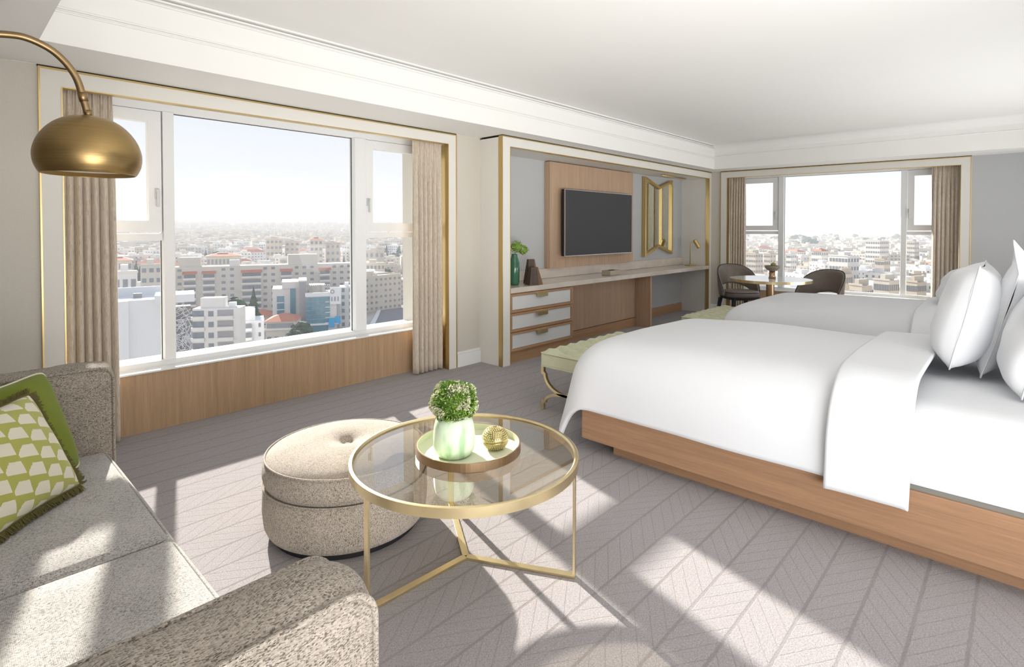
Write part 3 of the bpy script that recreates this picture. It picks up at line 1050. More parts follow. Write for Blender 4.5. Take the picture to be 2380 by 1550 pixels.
M['floret_green'] = plain('floret_green', (0.16, 0.30, 0.03), 0.7, noise=0.4, nscale=60)
M['floret_cream'] = plain('floret_cream', (0.62, 0.62, 0.42), 0.7, noise=0.2, nscale=60)
M['floret_deep'] = plain('floret_deep', (0.07, 0.14, 0.02), 0.8, noise=0.4, nscale=60)

gv = thing('green_vase', 'tall green glass bottle vase at the left end of the stone counter', 'vase', (4.18, 3.91, .764))
mk('vase_body', lathe(B(), [(0, .002), (.045, .002), (.052, .02), (.055, .16), (.052, .24), (.035, .29), (.03, .32), (.033, .325), (.026, .325), (.024, .29), (.045, .23), (.047, .02), (0, .012)], (4.18, 3.91, .764), 32), M['greenglass'], gv, smooth=True)
gf = thing('hydrangea_posy', 'pale green hydrangea blooms standing in the tall green glass vase', 'flowers', (4.18, 3.91, 1.08))
petals_ball('bloom', (4.20, 3.90, 1.165), .07, 900, M['floret_cream'], M['floret_green'], 5, gf, .85)
bm = B(); tube(bm, [(4.18, 3.91, .80), (4.182, 3.908, 1.0), (4.19, 3.905, 1.13)], .005, 6)
mk('stem', bm, M['floret_green'], gf)
petals_ball('bloom', (4.28, 3.88, 1.13), .055, 600, M['floret_cream'], M['floret_green'], 9, gf, .9)

# ================================================================== BEDS
XB0 = 2.69


def drape_point(gx, gy, X0, X1, Y0, Y1, zt, r, off=0.0, puff=0.03, hang=0.0):
    """cloth over a soft edged slab: gx,gy are distances measured along the cloth"""
    dx = (X0 - gx) if gx < X0 else (gx - X1 if gx > X1 else 0.0)
    sx = -1 if gx < X0 else 1
    dy = (gy - Y1) if gy > Y1 else 0.0
    d = (dx ** 3 + dy ** 3) ** (1 / 3)
    bxp, byp = min(max(gx, X0), X1), min(gy, Y1)
    rr = r + off
    if d < 1e-9:
        out, dn = 0.0, 0.0
        ux = uy = 0
    else:
        ux, uy = sx * dx / d, dy / d
        q = rr * PI / 2
        if d < q:
            out, dn = rr * math.sin(d / rr), rr * (1 - math.cos(d / rr))
        else:
            hg = hang + 0.22 * (dy / d) ** 2
            out, dn = rr + hg * (d - q), rr + (d - q)
    x, y, z = bxp + ux * out, byp + uy * out, zt + off - dn
    cxm = (X0 + X1) / 2
    # crown of the filling
    tx = min(1.0, abs(x - cxm) / ((X1 - X0) / 2 + rr))
    ty = max(0.0, min(1.0, (Y1 + rr - y) / 0.9))
    z += puff * (1 - tx ** 2.2) * ty * ty * (3 - 2 * ty)
    return Vector((x, y, z))


def sheet(name, parent, gx0, gx1, gy0, gy1, nx, ny, f, thick=0.012, m=None, smooth=0):
    bm = B()
    g = []
    for j in range(ny + 1):
        row = []
        for i in range(nx + 1):
            row.append(bm.verts.new(f(gx0 + (gx1 - gx0) * i / nx, gy0 + (gy1 - gy0) * j / ny)))
        g.append(row)
    for j in range(ny):
        for i in range(nx):
            bm.faces.new((g[j][i], g[j][i + 1], g[j + 1][i + 1], g[j + 1][i]))
    for _ in range(smooth):       # relax the cloth, borders stay
        new = {}
        for j in range(1, ny):
            for i in range(1, nx):
                new[(j, i)] = g[j][i].co * .5 + (g[j][i - 1].co + g[j][i + 1].co + g[j - 1][i].co + g[j + 1][i].co) * .125
        for (j, i), c in new.items(): g[j][i].co = c
    o = mk(name, bm, m or M['linen'], parent, smooth=True)
    s = o.modifiers.new('thick', 'SOLIDIFY'); s.thickness = thick; s.offset = -1
    return o


def make_bed(x0, label):
    W = 1.53
    x1 = x0 + W
    t = thing('bed', label, 'bed', (x0 + W / 2, 0.2, 0))
    mk('platform', bx(x0, x1, -1.45, 1.955, 0.08, 0.297), M['oaky'], t, bevel=0.004)
    mk('plinth', bx(x0 + .09, x1 - .09, -1.4, 1.785, 0.0, 0.079), M['oaky'], t)
    mk('platform_rim', bx(x0 + .012, x1 - .012, -1.44, 1.94, 0.297, 0.315), plain('grey_trim', (0.2, 0.19, 0.17), .7), t)
    mk('headboard', bx(x0 - .1, x1 + .1, -1.58, -1.45, 0.0, 1.15), M['wallgrey'], t, bevel=0.02, seg=4)
    bm = B(); rbox(bm, x0 + .01, x1 - .01, -1.44, 1.9, 0.20, 0.630, r=0.17)
    mk('mattress', bm, M['linen'], t, smooth=True)
    r = 0.26
    X0, X1, Y1 = x0 + r - .03, x1 - r + .03, 1.84

    def duv(gx, gy):
        # side hems stop on the platform, the foot hangs lower
        lim = 0.55 if gy > 1.95 else 0.512
        p = drape_point(gx, gy, X0, X1, 0, Y1, 0.675, r, 0, 0.035, 0.05)
        k = mnoise.noise(Vector((gx * 1.6, gy * 1.6, x0)))
        p.z += 0.010 * k
        p.x += 0.012 * mnoise.noise(Vector((gx * 2.1, gy * 2.1, 7 + x0))) * min(1.0, max(0.25, (0.66 - p.z) / 0.2))
        return p
    q = r * PI / 2
    # cloth outline: hem height varies
    def duv2(u, v):
        gx = X0 - (q + 0.145) + u * (X1 - X0 + 2 * (q + 0.145))
        gy = 0.50 + v * (Y1 + q + 0.25 - 0.50)
        # towards the foot corners the cloth is let out further
        return duv(gx, gy)
    sheet('duvet', t, 0, 1, 0, 1, 110, 110, duv2, 0.03, smooth=45)

    # folded top of the duvet, hanging over the platform side
    def fold(u, v):
        gx = X0 - (q + 0.235) + u * (X1 - X0 + 2 * (q + 0.235))
        gy = 0.318 + v * 0.30
        p = drape_point(gx, gy, X0, X1, 0, 9, 0.675, r, 0.03, 0.035, 0.0)
        edge = 1 - abs(2 * v - 1) ** 8
        p.z += 0.004 * edge + 0.006 * mnoise.noise(Vector((gx * 2, gy * 3, x0)))
        drop = max(0, 0.5 - p.z)
        p.x += 0.010 * mnoise.noise(Vector((gx * 3, gy * 6, 3 + x0)))
        p.y += 0.03 * drop
        return p
    sheet('duvet_fold', t, 0, 1, 0, 1, 130, 26, fold, 0.02, smooth=0)
    return t


def make_pillow(name, centre, size, thick, lean, yaw, label, seed, flange=0.02, tip=0.0):
    """pillow standing on its long edge: local x = width, y = thickness (front -> back), z = height"""
    t = thing(name, label, 'pillow', centre, yaw, group=None)
    w, h = size
    bm = B()
    n = 34
    sides = []
    for s in (-1, 1):
        g = []
        for j in range(n + 1):
            row = []
            for i in range(n + 1):
                u, v = 2 * i / n - 1, 2 * j / n - 1
                fu = max(0.0, 1 - abs(u) ** 3.2) ** 0.55
                fv = max(0.0, 1 - abs(v) ** 3.0) ** 0.55
                th = thick / 2 * fu * fv
                k = mnoise.noise(Vector((u * 1.7 + seed, v * 1.7, s)))
                th *= 1 + 0.16 * k
                # corners pull out into points, edges draw in
                pull = 1 - 0.07 * (1 - u * u) * (abs(v) ** 4)
                pulw = 1 - 0.07 * (1 - v * v) * (abs(u) ** 4)
                x = u * w / 2 * pulw
                z = v * h / 2 * pull + h / 2
                sag = -0.03 * (1 - v) * (1 - v) * 0.25
                y = s * th * (1 + 0.25 * (1 - v) * .5) + 0.01 * k
                if tip and v > 0.7:
                    c = max(0, abs(u) - 0.72) / 0.28
                    z += tip * c * (v - 0.7) / 0.3
                    y += 0.06 * c * (v - 0.7) / 0.3
                p = Vector((x, y, z))
                row.append(bm.verts.new(p))
            g.append(row)
        for j in range(n):
            for i in range(n):
                bm.faces.new((g[j][i], g[j][i + 1], g[j + 1][i + 1], g[j + 1][i]))
    bmesh.ops.remove_doubles(bm, verts=bm.verts, dist=0.0006)
    rot = Matrix.Rotation(lean, 4, 'X')
    bmesh.ops.transform(bm, matrix=rot, verts=bm.verts)
    mk('pillow_body', bm, M['linen'], t, smooth=True, world=False)
    # seam round the edge
    bm = B()
    pts = []
    m_ = 40
    for k in range(4 * m_):
        s, f = divmod(k, m_)
        f = 2 * f / m_ - 1
        u, v = ((f, -1), (1, f), (-f, 1), (-1, -f))[s]
        pull = 1 - 0.07 * (1 - u * u) * (abs(v) ** 4)
        pulw = 1 - 0.07 * (1 - v * v) * (abs(u) ** 4)
        z = v * h / 2 * pull + h / 2
        y = 0.01 * mnoise.noise(Vector((u * 1.7 + seed, v * 1.7, 1)))
        if tip and v > 0.7:
            c = max(0, abs(u) - 0.72) / 0.28
            z += tip * c * (v - 0.7) / 0.3
            y += 0.06 * c * (v - 0.7) / 0.3
        pts.append((u * w / 2 * pulw, y, z))
    tube(bm, pts, 0.0035, 6, closed=True)
    bmesh.ops.transform(bm, matrix=rot, verts=bm.verts)
    mk('seam', bm, M['linen'], t, smooth=True, world=False)
    return t


make_bed(2.69, 'near double bed with white duvet folded back, on an oak platform')
make_bed(4.98, 'farther double bed with white duvet, standing in front of the far window')
# pillows: thickness direction is -y (towards the headboard)
make_pillow('pillow', (3.58, 0.255, 0.69), (0.62, 0.50), 0.23, math.radians(12), math.radians(0), 'plump white pillow standing frontmost on the near bed, beside the folded duvet', 2)
make_pillow('pillow', (3.68, 0.13, 0.655), (0.66, 0.60), 0.13, math.radians(15), math.radians(-3), 'tall white pillow with a pointed upper corner, leaning behind the frontmost pillow', 5, tip=0.05)
make_pillow('pillow', (3.38, 0.015, 0.645), (0.62, 0.47), 0.19, math.radians(13), math.radians(3), 'plump white pillow at the right edge, standing nearest on the near bed', 8)
make_pillow('pillow', (3.66, -0.12, 0.655), (0.66, 0.56), 0.16, math.radians(15), math.radians(2), 'white pillow half hidden behind the pillow at the right edge', 11, tip=0.04)
make_pillow('pillow', (5.75, 0.42, 0.70), (0.70, 0.34), 0.26, math.radians(16), math.radians(0), 'white pillow on the farther bed, peeping out left of the near bed pillows', 14)


# ================================================================== BENCHES
def make_bench(x0, label):
    x1, y0, y1 = x0 + 1.02, 2.205, 2.632
    t = thing('tufted_bench', label, 'bench', ((x0 + x1) / 2, (y0 + y1) / 2, 0))
    zt = 0.442
    bm = B()
    nx, ny = 150, 66
    rows_b = 3
    cols_b = 7
    pts = []
    for j in range(rows_b):
        for i in range(cols_b + (j % 2)):
            u = (i + 0.5 + (0 if j % 2 else 0.0)) / cols_b if not j % 2 else i / cols_b
            pts.append((x0 + .05 + u * (x1 - x0 - .1), y0 + (j + 0.6) / (rows_b + .2) * (y1 - y0)))
    cell_x = (x1 - x0 - .1) / cols_b
    cell_y = (y1 - y0) / (rows_b + .2)

    def top(x, y):
        u = (x - x0 - .05) / cell_x
        v = (y - y0) / cell_y - 0.6
        # diagonal pleats: distance to the diamond lattice
        a = (u - 0.5 + v * 0.5) % 1.0
        b = (u - 0.5 - v * 0.5) % 1.0
        da, db = min(a, 1 - a), min(b, 1 - b)
        puff = (min(1, da * 3.0) ** .6) * (min(1, db * 3.0) ** .6)
        ex = min(1, (x - x0) / .035, (x1 - x) / .035)
        ey = min(1, (y - y0) / .035, (y1 - y) / .035)
        e = max(0.0, min(ex, ey))
        return zt - 0.032 + 0.046 * puff * e ** .5 + (0.014 * (1 - e))
    g = [[bm.verts.new((x0 + (x1 - x0) * i / nx, y0 + (y1 - y0) * j / ny, top(x0 + (x1 - x0) * i / nx, y0 + (y1 - y0) * j / ny))) for i in range(nx + 1)] for j in range(ny + 1)]
    for j in range(ny):
        for i in range(nx):
            bm.faces.new((g[j][i], g[j][i + 1], g[j + 1][i + 1], g[j + 1][i]))
    mk('tufted_top', bm, M['benchgreen'], t, smooth=True)
    bm = B(); rbox(bm, x0 - .004, x1 + .004, y0 - .004, y1 + .004, 0.325, zt - 0.02, r=0.014)
    mk('seat_box', bm, M['benchgreen'], t, smooth=True)
    for z in (zt - .018, 0.328):
        bm = B(); tube(bm, rect_loop('Z', x0 - .005, x1 + .005, y0 - .005, y1 + .005, z, 0.02), 0.0045, 6, closed=True)
        mk('piping', bm, M['benchgreen'], t, smooth=True)
    bm = B()
    for p in pts:
        sphere(bm, (p[0], p[1], zt - .026), 0.009, 8, 5, (1, 1, .5))
    tag(mk('button', bm, M['benchgreen'], t, smooth=True), kind='stuff')
    # curved end frames: a U over an inverted U
    ym = (y0 + y1) / 2
    hw = (y1 - y0) / 2 - 0.01
    for xe in (x0 + .012, x1 - .012):
        bm = B()
        w_ = 0.022

        def arc(cy_, cz_, ry, rz_, a0, a1, n=18):
            return [(xe, cy_ + ry * math.cos(a0 + (a1 - a0) * k / n), cz_ + rz_ * math.sin(a0 + (a1 - a0) * k / n)) for k in range(n + 1)]
        tube(bm, arc(ym, 0.275, hw - .02, 0.135, PI, 2 * PI), 0, flat=(0.024, 0.020))
        tube(bm, arc(ym, 0.055, hw - .02, 0.085, 0, PI), 0, flat=(0.024, 0.020))
        for sgn in (-1, 1):
            y_ = ym + sgn * hw
            box(bm, xe - .011, xe + .011, y_ - .013, y_ + .013, 0.265, 0.327)
            box(bm, xe - .011, xe + .011, y_ - .013, y_ + .013, 0.0, 0.068)
            a_, b_ = sorted((y_, y_ - sgn * .022))
            box(bm, xe - .0111, xe + .0111, a_, b_, 0.262, 0.285)
            box(bm, xe - .0111, xe + .0111, a_, b_, 0.050, 0.066)
        mk('end_frame', bm, M['brass_pale'], t)
    bm = B(); box(bm, x0 + .02, x1 - .02, ym - .01, ym + .01, 0.13, 0.145)
    mk('stretcher', bm, M['brass_pale'], t)
    return t


make_bench(3.108, 'pale green tufted velvet bench on curved brass legs at the foot of the near bed')
make_bench(5.39, 'pale green tufted velvet bench at the foot of the farther bed')

# ================================================================== COFFEE TABLE
TC = (1.477, 1.655)
TR = 0.459
cf = thing('coffee_table', 'round coffee table with smoked glass top and slim brass frame', 'table', (*TC, 0))
bm = lathe(B(), [(TR - .018, .408), (TR, .408), (TR, .443), (TR - .004, .445), (TR - .012, .445), (TR - .018, .439)], (*TC, 0), 96, close=True)
mk('brass_ring', bm, M['brass_pale'], cf, smooth=False, bevel=0)
for p in cf.children[0].data.polygons: p.use_smooth = True
cf.children[0].modifiers.new('es', 'EDGE_SPLIT').split_angle = math.radians(35)
mk('glass_top', lathe(B(), [(0, .427), (TR - .019, .427), (TR - .019, .435), (0, .435)], (*TC, 0), 96), M['smoke'], cf)
for k, ang in enumerate((-62.5, 57.5, 177.5)):
    a = math.radians(ang)
    d = Vector((math.cos(a), math.sin(a), 0)); s = Vector((-d.y, d.x, 0))
    bm = B()
    r1 = TR - .006
    hw = 0.014
    vs = []
    for rr, z in ((r1 - .009, 0), (r1, 0), (r1, .409), (r1 - .009, .409)):
        pass
    def bar(p0, p1, w, h, upv):
        pass
    c0 = Vector((*TC, 0))
    # upright flat bar
    for (ra, rb, za, zb) in ((r1 - .009, r1, 0.001, .409), (0.004, r1 - .0085, 0.001, 0.011)):
        v8 = []
        for z in (za, zb):
            for rr, ww in ((ra, -hw), (rb, -hw), (rb, hw), (ra, hw)):
                p = c0 + d * rr + s * ww
                v8.append(bm.verts.new((p.x, p.y, z)))
        for f in ((0, 1, 2, 3), (4, 7, 6, 5), (0, 4, 5, 1), (1, 5, 6, 2), (2, 6, 7, 3), (3, 7, 4, 0)):
            bm.faces.new([v8[i] for i in f])
    mk('leg', bm, M['brass_pale'], cf, bevel=0.001)

TRC = (1.58, 1.80)
tr = thing('round_tray', 'round tray with cream inside and bronze rim, on the glass coffee table', 'tray', (*TRC, .436))
RT = 0.213
# measured centre of the tray
TRC = (1.506, 1.670)
tr.location = (*TRC, .436)
mk('tray_base', lathe(B(), [(0, .4365), (RT, .4365), (RT + .001, .440), (RT - .004, .440), (0, .440)], (*TRC, 0), 72), plain('cream_enamel', (0.74, 0.74, 0.58), .35, spec=.5), tr, smooth=False)
mk('tray_rim', lathe(B(), [(RT - .002, .4365), (RT + .0035, .4365), (RT + .0035, .470), (RT - .002, .470)], (*TRC, 0), 72, close=True), M['bronze'], tr, smooth=False)
mk('rim_lining', lathe(B(), [(RT - .0045, .440), (RT - .0022, .440), (RT - .0022, .4695), (RT - .0045, .4695)], (*TRC, 0), 72, close=True), plain('cream_lining', (0.62, 0.64, 0.46), .4), tr, smooth=False)

VC = (1.430, 1.672)
va = thing('frosted_vase', 'squat frosted pale green glass vase standing on the round tray', 'vase', (*VC, .4405))
prof = [(0, 0), (.056, 0), (.068, .004), (.079, .020), (.084, .042), (.084, .08), (.081, .115), (.075, .138), (.066, .152), (.060, .156), (.055, .155), (.060, .142), (.075, .113), (.078, .08), (.078, .045), (.073, .02), (.058, .012), (0, .012)]
mk('vase_body', lathe(B(), prof, (*VC, .4405), 56), M['frosted'], va, smooth=True)
# indents in the glass
hy = thing('flower_ball', 'dense ball of small green and cream flowers in the frosted vase', 'flowers', (*VC, .62))
petals_ball('bloom', (*VC, .655), .091, 17000, M['floret_cream'], M['floret_green'], 21, hy, .82, .86, .0052)
petals_ball('leafy', (VC[0], VC[1], .652), .088, 4200, M['floret_deep'], M['floret_deep'], 33, hy, .82, .84, .0055)

# round studded box
BC = (1.585, 1.592)
jb = thing('studded_box', 'small round gold box covered in studs, on the tray beside the vase', 'box', (*BC, .4405))
gold = metal('studded_gold', (0.55, 0.47, 0.24), .3)
Rb = 0.052
bm = lathe(B(), [(0, 0), (.026, 0), (.036, .006), (.048, .022), (.051, .034), (.051, .037), (0, .037)], (*BC, .4405), 40)
mk('box_bowl', bm, gold, jb, smooth=True)
bm = lathe(B(), [(0, .0385), (.0525, .0385), (.0535, .043), (.050, .060), (.038, .076), (.02, .084), (0, .086)], (*BC, .4405), 40)
mk('lid', bm, gold, jb, smooth=True)
bm = B()
rings = [(.052, .045, 40), (.0515, .053, 38), (.048, .061, 35), (.044, .068, 31), (.039, .074, 27), (.033, .079, 23), (.026, .0825, 18), (.019, .085, 13), (.011, .0865, 8),
         (.0505, .031, 40), (.0485, .024, 37), (.0445, .018, 33), (.040, .0115, 30), (.034, .006, 25)]
for i, (rr, zz, k) in enumerate(rings):
    for j in range(k):
        a = 2 * PI * (j + .5 * (i % 2)) / k
        sphere(bm, (BC[0] + rr * math.cos(a), BC[1] + rr * math.sin(a), .4405 + zz), .0036, 6, 4)
tag(mk('studs', bm, gold, jb, smooth=True), kind='stuff')

# ================================================================== OTTOMAN
OC = (1.305, 2.285)
OR = 0.362
ot = thing('round_ottoman', 'round beige tweed ottoman with one central button beside the coffee table', 'ottoman', (*OC, 0))
mk('base_plinth', lathe(B(), [(0, .001), (OR - .035, .001), (OR - .035, .028), (0, .028)], (*OC, 0), 64), M['darkleg'], ot)
prof = [(0, .026), (OR - .035, .026), (OR - .012, .034), (OR - .003, .055), (OR + .004, .12), (OR + .002, .2), (OR - .001, .226), (OR - .006, .23), (OR - .012, .231), (0, .231)]
mk('lower_body', lathe(B(), prof, (*OC, 0), 96), M['tweedo'], ot, smooth=True)
prof = [(0, .233), (OR - .014, .233), (OR - .006, .236), (OR + .003, .27), (OR + .001, .31), (OR - .012, .338)]
top = [(OR - .02, .345), (OR - .06, .360), (OR * .7, .372), (OR * .5, .380), (OR * .35, .383), (OR * .22, .380), (OR * .12, .368), (OR * .06, .352), (.012, .338), (0, .336)]
mk('cushion_top', lathe(B(), prof + top, (*OC, 0), 96), M['tweedo'], ot, smooth=True)
bm = B(); tube(bm, [(OC[0] + (OR - .008) * math.cos(2 * PI * k / 96), OC[1] + (OR - .008) * math.sin(2 * PI * k / 96), .341) for k in range(96)], .0045, 6, closed=True)
mk('piping', bm, M['tweedo'], ot, smooth=True)
bm = B(); tube(bm, [(OC[0] + (OR + .001) * math.cos(2 * PI * k / 96), OC[1] + (OR + .001) * math.sin(2 * PI * k / 96), .231) for k in range(96)], .0035, 6, closed=True)
mk('piping', bm, M['tweedo'], ot, smooth=True)
mk('button', sphere(B(), (*OC, .346), .016, 16, 8, (1, 1, .6)), M['tweedo'], ot, smooth=True)

# ================================================================== SOFA
sf = thing('sofa', 'beige tweed sofa with box cushions and piped edges at the left of the coffee table', 'sofa', (0.0, 1.85, 0))
SX = 0.488


def piping(parent, loops, m, r=0.0042):
    for lp in loops:
        bm = B(); tube(bm, lp, r, 7, closed=True)
        mk('piping', bm, m, parent, smooth=True)


mk('base', bx(-0.62, SX - .03, 0.80, 2.97, 0.06, 0.25), M['tweed'], sf, bevel=0.02, seg=3)
for x_ in (-.55, .38):
    for y_ in (.88, 2.88):
        mk('foot', bx(x_ - .03, x_ + .03, y_ - .03, y_ + .03, 0, .061), M['darkleg'], sf)
for y0, y1 in ((1.884, 2.815), (0.925, 1.878)):
    bm = B(); rbox(bm, -0.30, SX, y0, y1, 0.255, 0.410, r=0.03, puff=0.018)
    c = mk('seat_cushion', bm, M['tweed'], sf, smooth=True)
    piping(c, [rect_loop('Z', -0.298, SX - .007, y0 + .007, y1 - .007, 0.405, .035), rect_loop('Z', -0.298, SX - .002, y0 + .004, y1 - .004, 0.262, .045)], M['tweed'])
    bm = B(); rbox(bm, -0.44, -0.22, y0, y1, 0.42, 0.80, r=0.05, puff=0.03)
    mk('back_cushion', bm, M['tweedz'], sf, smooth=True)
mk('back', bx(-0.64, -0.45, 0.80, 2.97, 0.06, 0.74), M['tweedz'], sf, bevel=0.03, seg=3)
for y0, y1, rb in ((2.825, 2.975, 0.10), (0.775, 0.915, 0.05)):
    bm = B()
    # arm bolster with rounded front upper corner
    X0_, X1_, Z0_, Z1_ = -0.62, SX + (.025 if y0 > 2 else .003), (0.30 if y0 > 2 else 0.256), 0.765
    st = 44
    outl = []
    def outline(rc, n=8):
        pts_ = []
        for cx_, cz_, s in ((X1_ - rc, Z1_ - rc, 0), (X0_ + rc, Z1_ - rc, 1), (X0_ + rc, Z0_ + rc, 2), (X1_ - rc, Z0_ + rc, 3)):
            for i in range(n + 1):
                a_ = (s + i / n) * PI / 2
                pts_.append((cx_ + rc * math.cos(a_), cz_ + rc * math.sin(a_)))
        # densify straight runs
        res = []
        for i, p in enumerate(pts_):
            q_ = pts_[(i + 1) % len(pts_)]
            L_ = math.hypot(q_[0] - p[0], q_[1] - p[1])
            k_ = max(1, int(L_ / 0.03))
            for j_ in range(k_):
                res.append((p[0] + (q_[0] - p[0]) * j_ / k_, p[1] + (q_[1] - p[1]) * j_ / k_))
        return res
    base_o = outline(0.055)
    ringsA = []
    ny_ = 10
    cxm, czm = (X0_ + X1_) / 2, (Z0_ + Z1_) / 2
    # faces are pillowed: rings from inner centre of face y0, out to edge, across, and back
    def ring(yy, inset, puffy):
        r_ = []
        for (px_, pz_) in base_o:
            dxx = cxm - px_; dzz = czm - pz_
            sxx = 1 - inset / ((X1_ - X0_) / 2); szz = 1 - inset / ((Z1_ - Z0_) / 2)
            x_ = cxm - dxx * sxx; z_ = czm - dzz * szz
            wr = 0.006 * math.sin(px_ * 42 + 2 * math.sin(px_ * 11)) * (puffy > 0) + 0.004 * mnoise.noise(Vector((px_ * 12, yy * 10, pz_ * 12)))
            onx = puffy * (1 if pz_ > Z1_ - .03 else 0.4)
            if pz_ > czm: z_ += onx * 0.016 + wr * (1 if puffy > 0 else .4)
            x_ += (puffy * 0.012) * (1 if px_ > cxm else -1)
            r_.append(bm.verts.new((x_, yy, z_)))
        return r_
    seq = []
    T_ = y1 - y0
    for ins, dy_ in ((0.2, -.022), (0.12, -.019), (0.06, -.012), (0.025, -.004), (0.0, 0.0)):
        seq.append((y0 + dy_, ins, 0))
    for k in range(1, 8):
        f_ = k / 8
        seq.append((y0 + T_ * f_, 0.0, math.sin(PI * f_) ** .7))
    for ins, dy_ in ((0.0, 0.0), (0.025, .004), (0.06, .012), (0.12, .019), (0.2, .022)):
        seq.append((y1 + dy_, ins, 0))
    rr_ = [ring(*q_) for q_ in seq]
    for a_, b_ in zip(rr_, rr_[1:]):
        for i in range(len(a_)):
            j = (i + 1) % len(a_)
            bm.faces.new((a_[i], a_[j], b_[j], b_[i]))
    bm.faces.new(rr_[0]); bm.faces.new(rr_[-1][::-1])
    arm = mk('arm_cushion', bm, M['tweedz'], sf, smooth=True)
    for yy in (y0, y1):
        piping(arm, [[(p[0], yy, p[1]) for p in base_o]], M['tweedz'], .006)


def make_cushion(name, label, br, bd, th, w, h, thick, mat, edge_m, fringe=False, seed=0):
    """br: bottom right corner; bd: direction to bottom left; th: lean back"""
    br = Vector(br); bd = Vector((bd[0], bd[1], 0)).normalized()
    back = Vector((bd.y, -bd.x, 0))
    up = back * math.sin(th) + Vector((0, 0, math.cos(th)))
    nrm = bd.cross(up)
    if nrm.dot(back) > 0: nrm = -nrm
    t = thing(name, label, 'cushion', tuple(br + bd * w / 2))
    bm = B()
    uvl = bm.loops.layers.uv.new('uv')
    n = 30
    for s in (1, -1):
        g = []
        for j in range(n + 1):
            row = []
            for i in range(n + 1):
                u, v = 2 * i / n - 1, 2 * j / n - 1
                th_ = thick / 2 * (max(0, 1 - abs(u) ** 2.6) ** .6) * (max(0, 1 - abs(v) ** 2.6) ** .6)
                th_ *= 1 + .12 * mnoise.noise(Vector((u * 2 + seed, v * 2, s)))
                pw = 1 - .09 * (1 - v * v) * abs(u) ** 4; ph_ = 1 - .09 * (1 - u * u) * abs(v) ** 4
                kc = 1 - (.03 if fringe else .085) * abs(u * v) ** 6; pw *= kc; ph_ *= kc
                p = br + bd * (w / 2 + u * w / 2 * pw) + up * (h / 2 + v * h / 2 * ph_) + nrm * s * th_
                row.append(bm.verts.new(p))
            g.append(row)
        for j in range(n):
            for i in range(n):
                f = bm.faces.new((g[j][i], g[j][i + 1], g[j + 1][i + 1], g[j + 1][i]))
                for l, (a, b_) in zip(f.loops, ((i, j), (i + 1, j), (i + 1, j + 1), (i, j + 1))):
                    l[uvl].uv = (a / n, b_ / n)
    bmesh.ops.remove_doubles(bm, verts=bm.verts, dist=0.0006)
    mk('cushion_body', bm, mat, t, smooth=True)
    loop = []
    for k in range(160):
        s, f = divmod(k, 40); f = 2 * f / 40 - 1
        u, v = ((f, -1), (1, f), (-f, 1), (-1, -f))[s]
        pw = 1 - .09 * (1 - v * v) * abs(u) ** 4; ph_ = 1 - .09 * (1 - u * u) * abs(v) ** 4
        kc = 1 - (.03 if fringe else .085) * abs(u * v) ** 6; pw *= kc; ph_ *= kc
        loop.append(br + bd * (w / 2 + u * w / 2 * pw) + up * (h / 2 + v * h / 2 * ph_))
    bm = B(); tube(bm, loop, 0.004, 6, closed=True)
    mk('piping', bm, edge_m, t, smooth=True)
    if fringe:
        rnd = random.Random(3)
        bm = B()
        c = br + bd * w / 2 + up * h / 2
        for k in range(5200):
            q_ = rnd.random() * 160
            i0 = int(q_) % 160
            p = loop[i0].lerp(loop[(i0 + 1) % 160], q_ % 1)
            tan = (loop[(i0 + 1) % 160] - loop[i0]).normalized()
            out = (p - c); out -= tan * out.dot(tan); out.normalize()
            d = (out + nrm * rnd.uniform(-.45, .55) + tan * rnd.uniform(-.35, .35)).normalized()
            L_ = rnd.uniform(.008, .027)
            e_ = p + d * L_ + Vector((0, 0, -.004))
            if e_.z < .428: e_.z = .428
            s_ = tan * .0011
            bm.faces.new((bm.verts.new(p - s_), bm.verts.new(p + s_), bm.verts.new(e_ + s_), bm.verts.new(e_ - s_)))
        tag(mk('fringe', bm, M['fringe'], t), kind='stuff')
    return t


make_cushion('green_cushion', 'plain olive green velvet cushion with cream piping, behind the patterned one',
             (0.385, 2.66, .425), (-.70, -.71), math.radians(20), .46, .41, .15, M['greenvelvet'], M['pipe_cream'], seed=4)
make_cushion('patterned_cushion', 'green and cream scallop patterned cushion with an olive fringe, frontmost on the sofa',
             (0.345, 2.42, .445), (-.68, -.73), math.radians(27), .42, .375, .13, M['scallop'], M['fringe'], True, seed=9)

# ================================================================== ARC LAMP
al = thing('arc_floor_lamp', 'brass arc lamp with a domed brushed brass shade hanging in front of the left window', 'lamp', (-0.95, 2.55, 0))
SC = Vector((0.372, 2.372, 0))
prof = [(.006, 1.742), (.03, 1.741), (.062, 1.733), (.095, 1.714), (.122, 1.686), (.141, 1.654), (.151, 1.622), (.153, 1.596), (.149, 1.570), (.140, 1.549), (.134, 1.540),
        (.131, 1.541), (.137, 1.551), (.146, 1.572), (.149, 1.597), (.147, 1.622), (.137, 1.651), (.118, 1.682), (.09, 1.710), (.06, 1.728), (.03, 1.736), (.006, 1.737)]
def catmull(ps, k=6):
    out = []
    for i in range(len(ps) - 1):
        p0, p1, p2, p3 = ps[max(i - 1, 0)], ps[i], ps[i + 1], ps[min(i + 2, len(ps) - 1)]
        for j in range(k):
            t = j / k
            out.append(tuple(0.5 * ((2 * b) + (-a + c) * t + (2 * a - 5 * b + 4 * c - d) * t * t + (-a + 3 * b - 3 * c + d) * t ** 3) for a, b, c, d in zip(p0, p1, p2, p3)))
    out.append(ps[-1])
    return out


